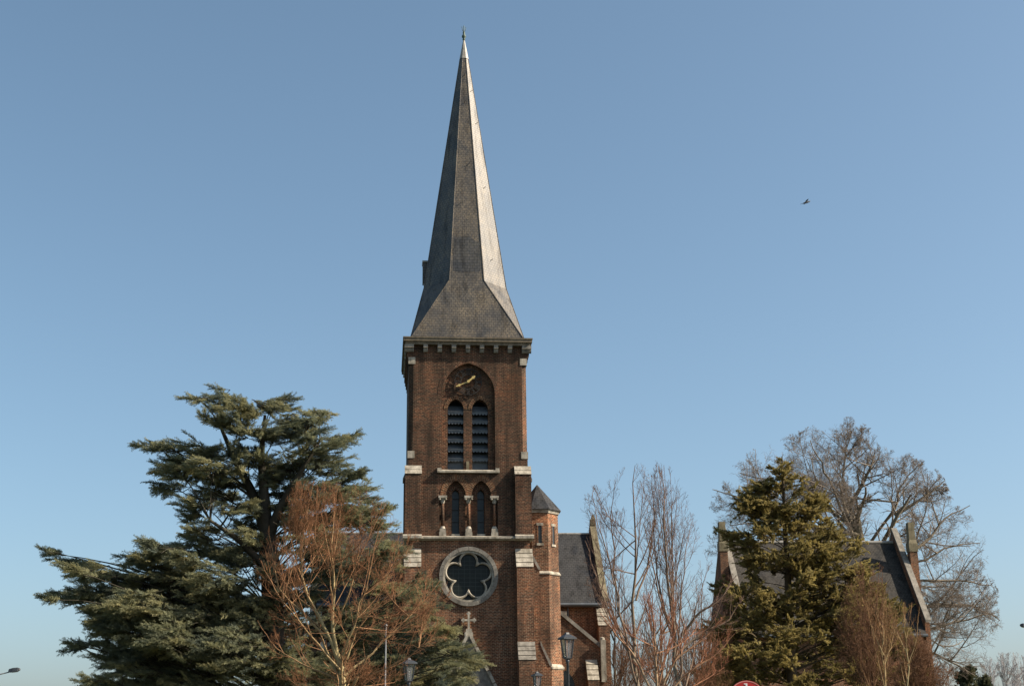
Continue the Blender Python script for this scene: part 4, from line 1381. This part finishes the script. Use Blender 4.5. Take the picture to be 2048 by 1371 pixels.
# --- big beech behind the house
bare_tree('beech', 'huge bare spreading tree with fine brown twigs behind the slate roofed building', 'tree', 45, (1745, 1371),
          [([(1745, 1400), (1742, 1250), (1732, 1120), (1712, 1040)], 0.75, 0.45), ([(1712, 1050), (1686, 960), (1690, 905), (1702, 865)],  0.16, 0.035), ([(1712, 1060), (1640, 1005, 3), (1560, 965, 4), (1480, 945, 4)], 0.20, 0.035), ([(1700, 1010), (1740, 940, -2), (1750, 900, -2)], 0.22, 0.04),
           ([(1730, 1100), (1790, 1020, -2), (1800, 970, -2), (1840, 925, -2)],  0.16, 0.035), ([(1738, 1160), (1850, 1090, 2), (1880, 1040, 2), (1940, 1010, 2)], 0.20, 0.035), ([(1742, 1250), (1830, 1266, -2), (1900, 1245, -2), (1990, 1225, -2)], 0.25, 0.035), ([(1790, 1030), (1860, 985, 0), (1890, 960, 0)], 0.18, 0.04),
           ([(1742, 1280), (1850, 1300, 3), (1910, 1325, 3), (1950, 1350, 3)], 0.16, 0.035), ([(1720, 1070), (1620, 1050, -3), (1500, 1000, -3), (1425, 978, -3)], 0.18, 0.035), ([(1738, 1200), (1840, 1160, -3), (1930, 1160, -3), (1980, 1170, -3)], 0.17, 0.035), ([(1725, 1090), (1640, 1060, 5), (1560, 1040, 6), (1460, 1050, 6)], 0.22, 0.04),
           ([(1735, 1140), (1660, 960, -5), (1620, 880, -6)], 0.17, 0.035), ([(1735, 1140), (1830, 1130, 6), (1900, 1090, 6), (1960, 1085, 6)], 0.16, 0.035), ([(1740, 1230), (1850, 1210, 5), (1940, 1210, 5), (2000, 1240, 5)], 0.22, 0.04)],
          [(832, 1660, 1700), (850, 1625, 1735), (880, 1540, 1770), (905, 1490, 1830), (930, 1462, 1868), (960, 1440, 1888), (1000, 1415, 1905), (1020, 1408, 1940), (1070, 1400, 1968), (1130, 1410, 1980), (1180, 1440, 1995), (1240, 1500, 2008), (1290, 1600, 2008), (1330, 1680, 1975), (1400, 1720, 1940)],
          0.75, M['bark_beech'], [(11, (30, 68), (0.34, 0.62), (0, 0, 0.04), 9, 0.10), (9, (28, 65), (0.32, 0.6), (0, 0, 0.03), 7, 0.11), (8, (28, 65), (0.32, 0.62), (0, 0, 0.0), 5, 0.13), (4, (25, 60), (0.4, 0.9), (0, 0, -0.05), 4, 0.13)],
          stems=46, stem_from=(0.15, 0.9), stem_r=0.085, seed=41, depth=0.75, tip=0.012, old=0.16, stem_any=True, stem_v=0.95, stem_pow=0.85)

# --- saplings and shrubs
for k, (u0, u1, ut, vt, lab) in enumerate(((1778, 1768, 1755, 1195, 'slender sapling with pale yellow stem, left of the pair before the right gable'),
                                           (1812, 1815, 1806, 1210, 'slender pale yellow sapling right under the stone gable of the slate roofed building'))):
    bare_tree('sapling', lab, 'tree', -34+2*k, (u0, 1371), [([(u0, 1420), (u1, 1310), ((u1+ut)/2, 1250), (ut, vt)], 0.035, 0.007), ([(u1, 1310), (u1-22, 1262), (u1-36, 1205)], 0.02, 0.006), ([(u1, 1330), (u1+18, 1280), (u1+24, 1215)], 0.02, 0.006)],
              [(vt-8, ut-25, ut+25), (1260, ut-50, ut+50), (1330, ut-56, ut+66), (1420, ut-40, ut+66)], 0.035, M['bark_pale'], [(7, (15, 40), (0.25, 0.5), (0, 0, 0.1), 6, 0.05), (4, (20, 45), (0.3, 0.6), (0, 0, 0.06), 5, 0.06)],
              stems=5, stem_from=(0.3, 0.8), stem_r=0.014, group='pale saplings before the house', seed=51+k, depth=0.6, tip=0.006, old=0.02)
SHR = [(8, (20, 55), (0.3, 0.6), (0, 0, 0.08), 6, 0.08), (6, (25, 60), (0.35, 0.65), (0, 0, 0.06), 5, 0.1), (4, (25, 60), (0.4, 0.7), (0, 0, 0.04), 4, 0.1)]
bare_tree('shrub', 'dense reddish brown leafless shrub at the foot of the right gable', 'shrub', -24, (1850, 1400), [([(1850, 1440), (1845, 1360), (1835, 1300)], 0.05, 0.01)],
          [(1262, 1815, 1840), (1300, 1795, 1870), (1335, 1780, 1910), (1371, 1775, 1935), (1440, 1780, 1930)], 0.05, M['bark_brown'], SHR, stems=34, stem_from=(0.0, 0.6), stem_r=0.022, seed=61, depth=0.8, tip=0.010, old=0.03)
bare_tree('shrub', 'tall brown leafless bush covering the lower right of the olive conifer, behind the pale saplings', 'shrub', -20, (1745, 1400), [([(1745, 1440), (1742, 1340), (1735, 1200)], 0.06, 0.01)],
          [(1120, 1715, 1765), (1200, 1680, 1800), (1270, 1660, 1830), (1340, 1655, 1850), (1440, 1660, 1840)], 0.06, M['bark_brown'], SHR, stems=30, stem_from=(0.0, 0.6), stem_r=0.022, seed=64, depth=0.6, tip=0.008, old=0.03)
bare_tree('shrub', 'tangled brown leafless shrub low beside the aisle, right of the tower', 'shrub', -16, (1240, 1420), [([(1240, 1440), (1238, 1370), (1232, 1330)], 0.05, 0.01)],
          [(1285, 1225, 1300), (1335, 1210, 1330), (1371, 1205, 1350), (1440, 1205, 1350)], 0.05, M['bark_brown'], SHR, stems=20, stem_from=(0.0, 0.6), stem_r=0.02, seed=62, depth=0.8, tip=0.010, old=0.03)
bare_tree('shrub', 'tangled brown leafless shrub low between the pale stem and the olive conifer', 'shrub', -14, (1400, 1420), [([(1400, 1440), (1398, 1370), (1392, 1320)], 0.05, 0.01)],
          [(1255, 1360, 1430), (1320, 1345, 1455), (1371, 1335, 1470), (1440, 1335, 1470)], 0.05, M['bark_brown'], SHR, stems=22, stem_from=(0.0, 0.6), stem_r=0.02, seed=63, depth=0.8, tip=0.010, old=0.03)
# far trees at the right edge and behind the bare trees
FAR = [(9, (15, 40), (0.3, 0.5), (0, 0, 0.1), 6, 0.06), (6, (20, 45), (0.3, 0.6), (0, 0, 0.06), 5, 0.07), (3, (20, 50), (0.4, 0.7), (0, 0, 0.04), 4, 0.08)]
for k, (u, vt, hw, Y, lab) in enumerate(((1975, 1312, 30, 170, 'far bare tree with hazy pale upright twigs below the right end of the huge tree'), (2015, 1302, 34, 165, 'far bare tree with hazy pale upright twigs near the right edge of the picture'),
                                         (2050, 1308, 30, 175, 'far bare tree with hazy pale upright twigs cut by the right edge of the picture'), (1232, 1130, 50, 60, 'thin bare tree far behind the gap right of the transept'), (1325, 1150, 60, 62, 'thin bare tree far behind the two tall grey bare trees'), (1405, 1160, 50, 58, 'thin bare tree far behind, left of the left stone gable'))):
    far = k < 3
    bare_tree('far_bare_tree', lab, 'tree', Y, (u, 1420), [([(u, 1450), (u, 1371), (u-3, (vt+1371)/2), (u, vt+5)], 0.18, 0.03)], [(vt, u-hw*.5, u+hw*.5), (vt+25, u-hw, u+hw), (1371, u-hw, u+hw), (1440, u-hw*.8, u+hw*.8)], 0.18,
              M['bark_far_haze'] if far else M['bark_grey'], FAR, stems=14, stem_from=(0.2, 0.8), stem_r=0.08, group='far bare trees', seed=70+k, depth=0.8, tip=0.030 if far else 0.015, old=0.1)
for k, (u, vt, hw, Y, lab) in enumerate(((1932, 1340, 24, 90, 'small dark evergreen far off, below the lowest limb of the huge tree'), (1968, 1358, 18, 95, 'smallest dark evergreen far off, right of the other one'))):
    rg = np.random.default_rng(80+k)
    pads = [(u+rg.uniform(-1, 1)*hw*(0.2+0.8*f), vt+f*70, hw*0.45, 8, 20) for f in rg.uniform(0, 1, 26)]
    pad_tree('far_evergreen', lab, Y, (u, 1400), [([(u, 1430), (u, 1371), (u, vt+4)], 0.25, 0.03)], pads, M['bark_cedar'], M['far_conifer'], 0.9, 0.9, 0.3, 90+k, up=0.4, wide=1.0, w=0.08, limb_drop=5,
             cx=lambda v: u, depth_of=lambda a, b, g: g.uniform(-1.2, 1.2), group='far evergreens', rand_dir=0.4)

# ------------------------------------------------------------------ street furniture
def lantern(u, v, Y, label, wide=0.56):
    p = P(u, v, Y)
    x, y, z = p
    t = thing('street_lamp', (x, y, 0), label, 'street lamp', 'lantern street lamps')
    h = 0.78
    m = MB().lathe((x, y, 0), [(0.12, 0), (0.12, 0.5), (0.075, 0.65), (0.05, 1.2), (0.042, z-h-0.1), (0.06, z-h-0.06), (0.05, z-h+0.0)], 12)
    m.build('pole', M['lamp_metal'], t, True)
    w = wide/2
    m = MB().lathe((x, y, 0), [(0.06, z), (0.08, z-0.05), (w*0.5, z-0.07), (w*1.2, z-0.155), (w*1.2, z-0.20), (w*0.9, z-0.21)], 4, math.pi/4+0.35)
    m.build('lamp_roof', M['lamp_metal'], t)
    wt, wb = w*0.82, w*0.5
    m = MB().lathe((x, y, 0), [(wt*0.95, z-0.21), (wb*0.95, z-h+0.06)], 4, math.pi/4+0.35)
    m.build('lamp_glass', M['lamp_glass'], t)
    for k in range(4):
        a = math.pi/4+0.35+k*math.pi/2
        MB().tube([(x+wt*math.cos(a), y+wt*math.sin(a), z-0.2), (x+wb*math.cos(a), y+wb*math.sin(a), z-h+0.05)], 0.02, 6).build('frame_bar', M['lamp_metal'], t)
    MB().lathe((x, y, 0), [(0.05, z-h-0.02), (wb*1.05, z-h+0.03), (wb*1.05, z-h+0.07)], 4, math.pi/4+0.35).build('lamp_base', M['lamp_metal'], t)
    return t


lantern(1134, 1264, -38, 'black lantern street lamp before the aisle, right of the stair turret', 0.5)
lantern(818, 1315, -32, 'grey lantern street lamp among the cedar branches left of the portal', 0.52)
lantern(1074, 1342, -14, 'small black lantern street lamp in front of the right tower buttress', 0.5)

p = P(772, 1252, -30)
t = thing('metal_pole', (p[0], p[1], 0), 'slim pale grey pole standing behind the red twigs left of the tower', 'pole')
MB().lathe((p[0], p[1], 0), [(0.07, 0), (0.07, 1.0), (0.030, 1.05), (0.027, p[2])], 10).build('shaft', M['steel'], t, True)
MB().lathe((p[0], p[1], p[2]), [(0.05, 0), (0.055, 0.05), (0.01, 0.1)], 10).build('cap', M['steel'], t, True)

# round red sign
YS = -58.0
p = P(1495, 1400, YS)
rr = 38.5*np.linalg.norm(P(1496, 1380, YS)-P(1495, 1380, YS))
t = thing('road_sign', (p[0], p[1], 0), 'round red sign with thin pale rim at the bottom before the olive conifer', 'sign')
MB().lathe((p[0], p[1]+0.06, 0), [(0.032, 0), (0.032, p[2]+rr*0.8)], 10).build('pole', M['steel'], t, True)
MB().prism(circle(p[0], p[2], rr, 48), p[1], p[1]+0.02).build('sign_plate', M['red_paint'], t)
MB().panel(circle(p[0], p[2], rr*0.985, 48), [circle(p[0], p[2], rr*0.945, 48)], p[1]-0.003, p[1]).build('rim', plain_mat('pale_red_rim', (0.72, 0.30, 0.25), 0.4, 0.4, 0.1, 5, streak=0), t)
k = rr/38.5
m = MB().box(p[0]-5.5*k, p[0]+1.5*k, p[1]-0.004, p[1], p[2]+31*k, p[2]+33*k)
m.box(p[0]-2.2*k, p[0]+1.5*k, p[1]-0.004, p[1]-0.0005, p[2]+16*k, p[2]+31*k)
m.build('sign_mark', M['white_paint'], t)


def arm_lamp(u0, v0, u1, v1, Y, side, label):
    a, b = P(u0, v0, Y), P(u1, v1, Y)
    t = thing('street_lamp', (a[0], a[1], 0), label, 'street lamp', 'arm street lamps')
    MB().tube([(a[0], a[1], 0), (a[0], a[1], a[2]-0.6)], [0.09, 0.06], 10).build('pole', M['lamp_metal'], t, True)
    d = Vector(b)-Vector(a)
    MB().tube([(a[0], a[1], a[2]-0.7), Vector(a)+Vector((0, 0, -0.2)), Vector(a)+d*0.2, Vector(b)], [0.06, 0.05, 0.04, 0.035], 8).build('arm', M['lamp_metal'], t, True)
    dn = d.normalized()
    up = Vector((0, 0, 1))
    hb = Vector(b)
    rings = []
    for (f, w, h0, h1) in ((-0.05, 0.06, 0.02, 0.10), (0.0, 0.13, -0.02, 0.2), (0.25, 0.17, -0.04, 0.24), (0.55, 0.16, -0.03, 0.23), (0.68, 0.10, 0.03, 0.17), (0.72, 0.05, 0.06, 0.12)):
        c = hb+Vector((side*f, 0, f*0.12))
        rings.append([c+Vector((0, -w, h0)), c+Vector((0, w, h0)), c+Vector((0, w*0.7, h1)), c+Vector((0, -w*0.7, h1))])
    MB().loft(rings).build('lamp_head', M['lamp_metal'], t)
    rings = [[hb+Vector((side*f, w, z)) for w, z in ((-0.09, -0.055+f*0.12), (0.09, -0.055+f*0.12), (0.09, -0.03+f*0.12), (-0.09, -0.03+f*0.12))] for f in (0.2, 0.55)]
    MB().loft(rings).build('lens', M['lamp_glass'], t)
    return t


arm_lamp(-60, 1362, 18, 1343, 18, 1, 'dark arm street lamp with flat head at the bottom left edge')
arm_lamp(2100, 1262, 2060, 1254, 18, -1, 'dark arm street lamp whose tip just shows at the right edge')

# bird
p = Vector(P(1612, 405, -10))
t = thing('bird', p, 'small dark bird gliding alone in the sky right of the spire', 'bird')
ax = Vector((0.93, 0.1, 0.36)).normalized()
m = MB()
prof = [(-0.24, 0.008), (-0.16, 0.03), (-0.04, 0.055), (0.09, 0.056), (0.18, 0.04), (0.22, 0.036), (0.26, 0.022), (0.30, 0.004)]
m.tube([p+ax*a for a, r in prof], [r for a, r in prof], 8)
m.add([p-ax*0.18+Vector((0, 0.02, 0)), p-ax*0.18-Vector((0, 0.02, 0)), p-ax*0.36-Vector((0, 0.05, 0)), p-ax*0.36+Vector((0, 0.05, 0.01))], [(0, 1, 2, 3)])
bd = m.build('body', M['feather'], t, True)
for s in (-1, 1):
    q = [p+ax*0.07+Vector((0, s*0.03, 0.03)), p+ax*0.1+Vector((0, s*0.2, 0.08)), p+ax*0.02+Vector((0, s*0.42, 0.04)), p-ax*0.04+Vector((0, s*0.3, 0.05)), p-ax*0.06+Vector((0, s*0.14, 0.06)), p-ax*0.06+Vector((0, s*0.03, 0.03))]
    m = MB().add(q+[v+Vector((0, 0, 0.012)) for v in q], [(0, 1, 2, 3, 4, 5), (6, 7, 8, 9, 10, 11)]+[(i, (i+1) % 6, (i+1) % 6+6, i+6) for i in range(6)])
    m.build('wing', M['feather'], bd)
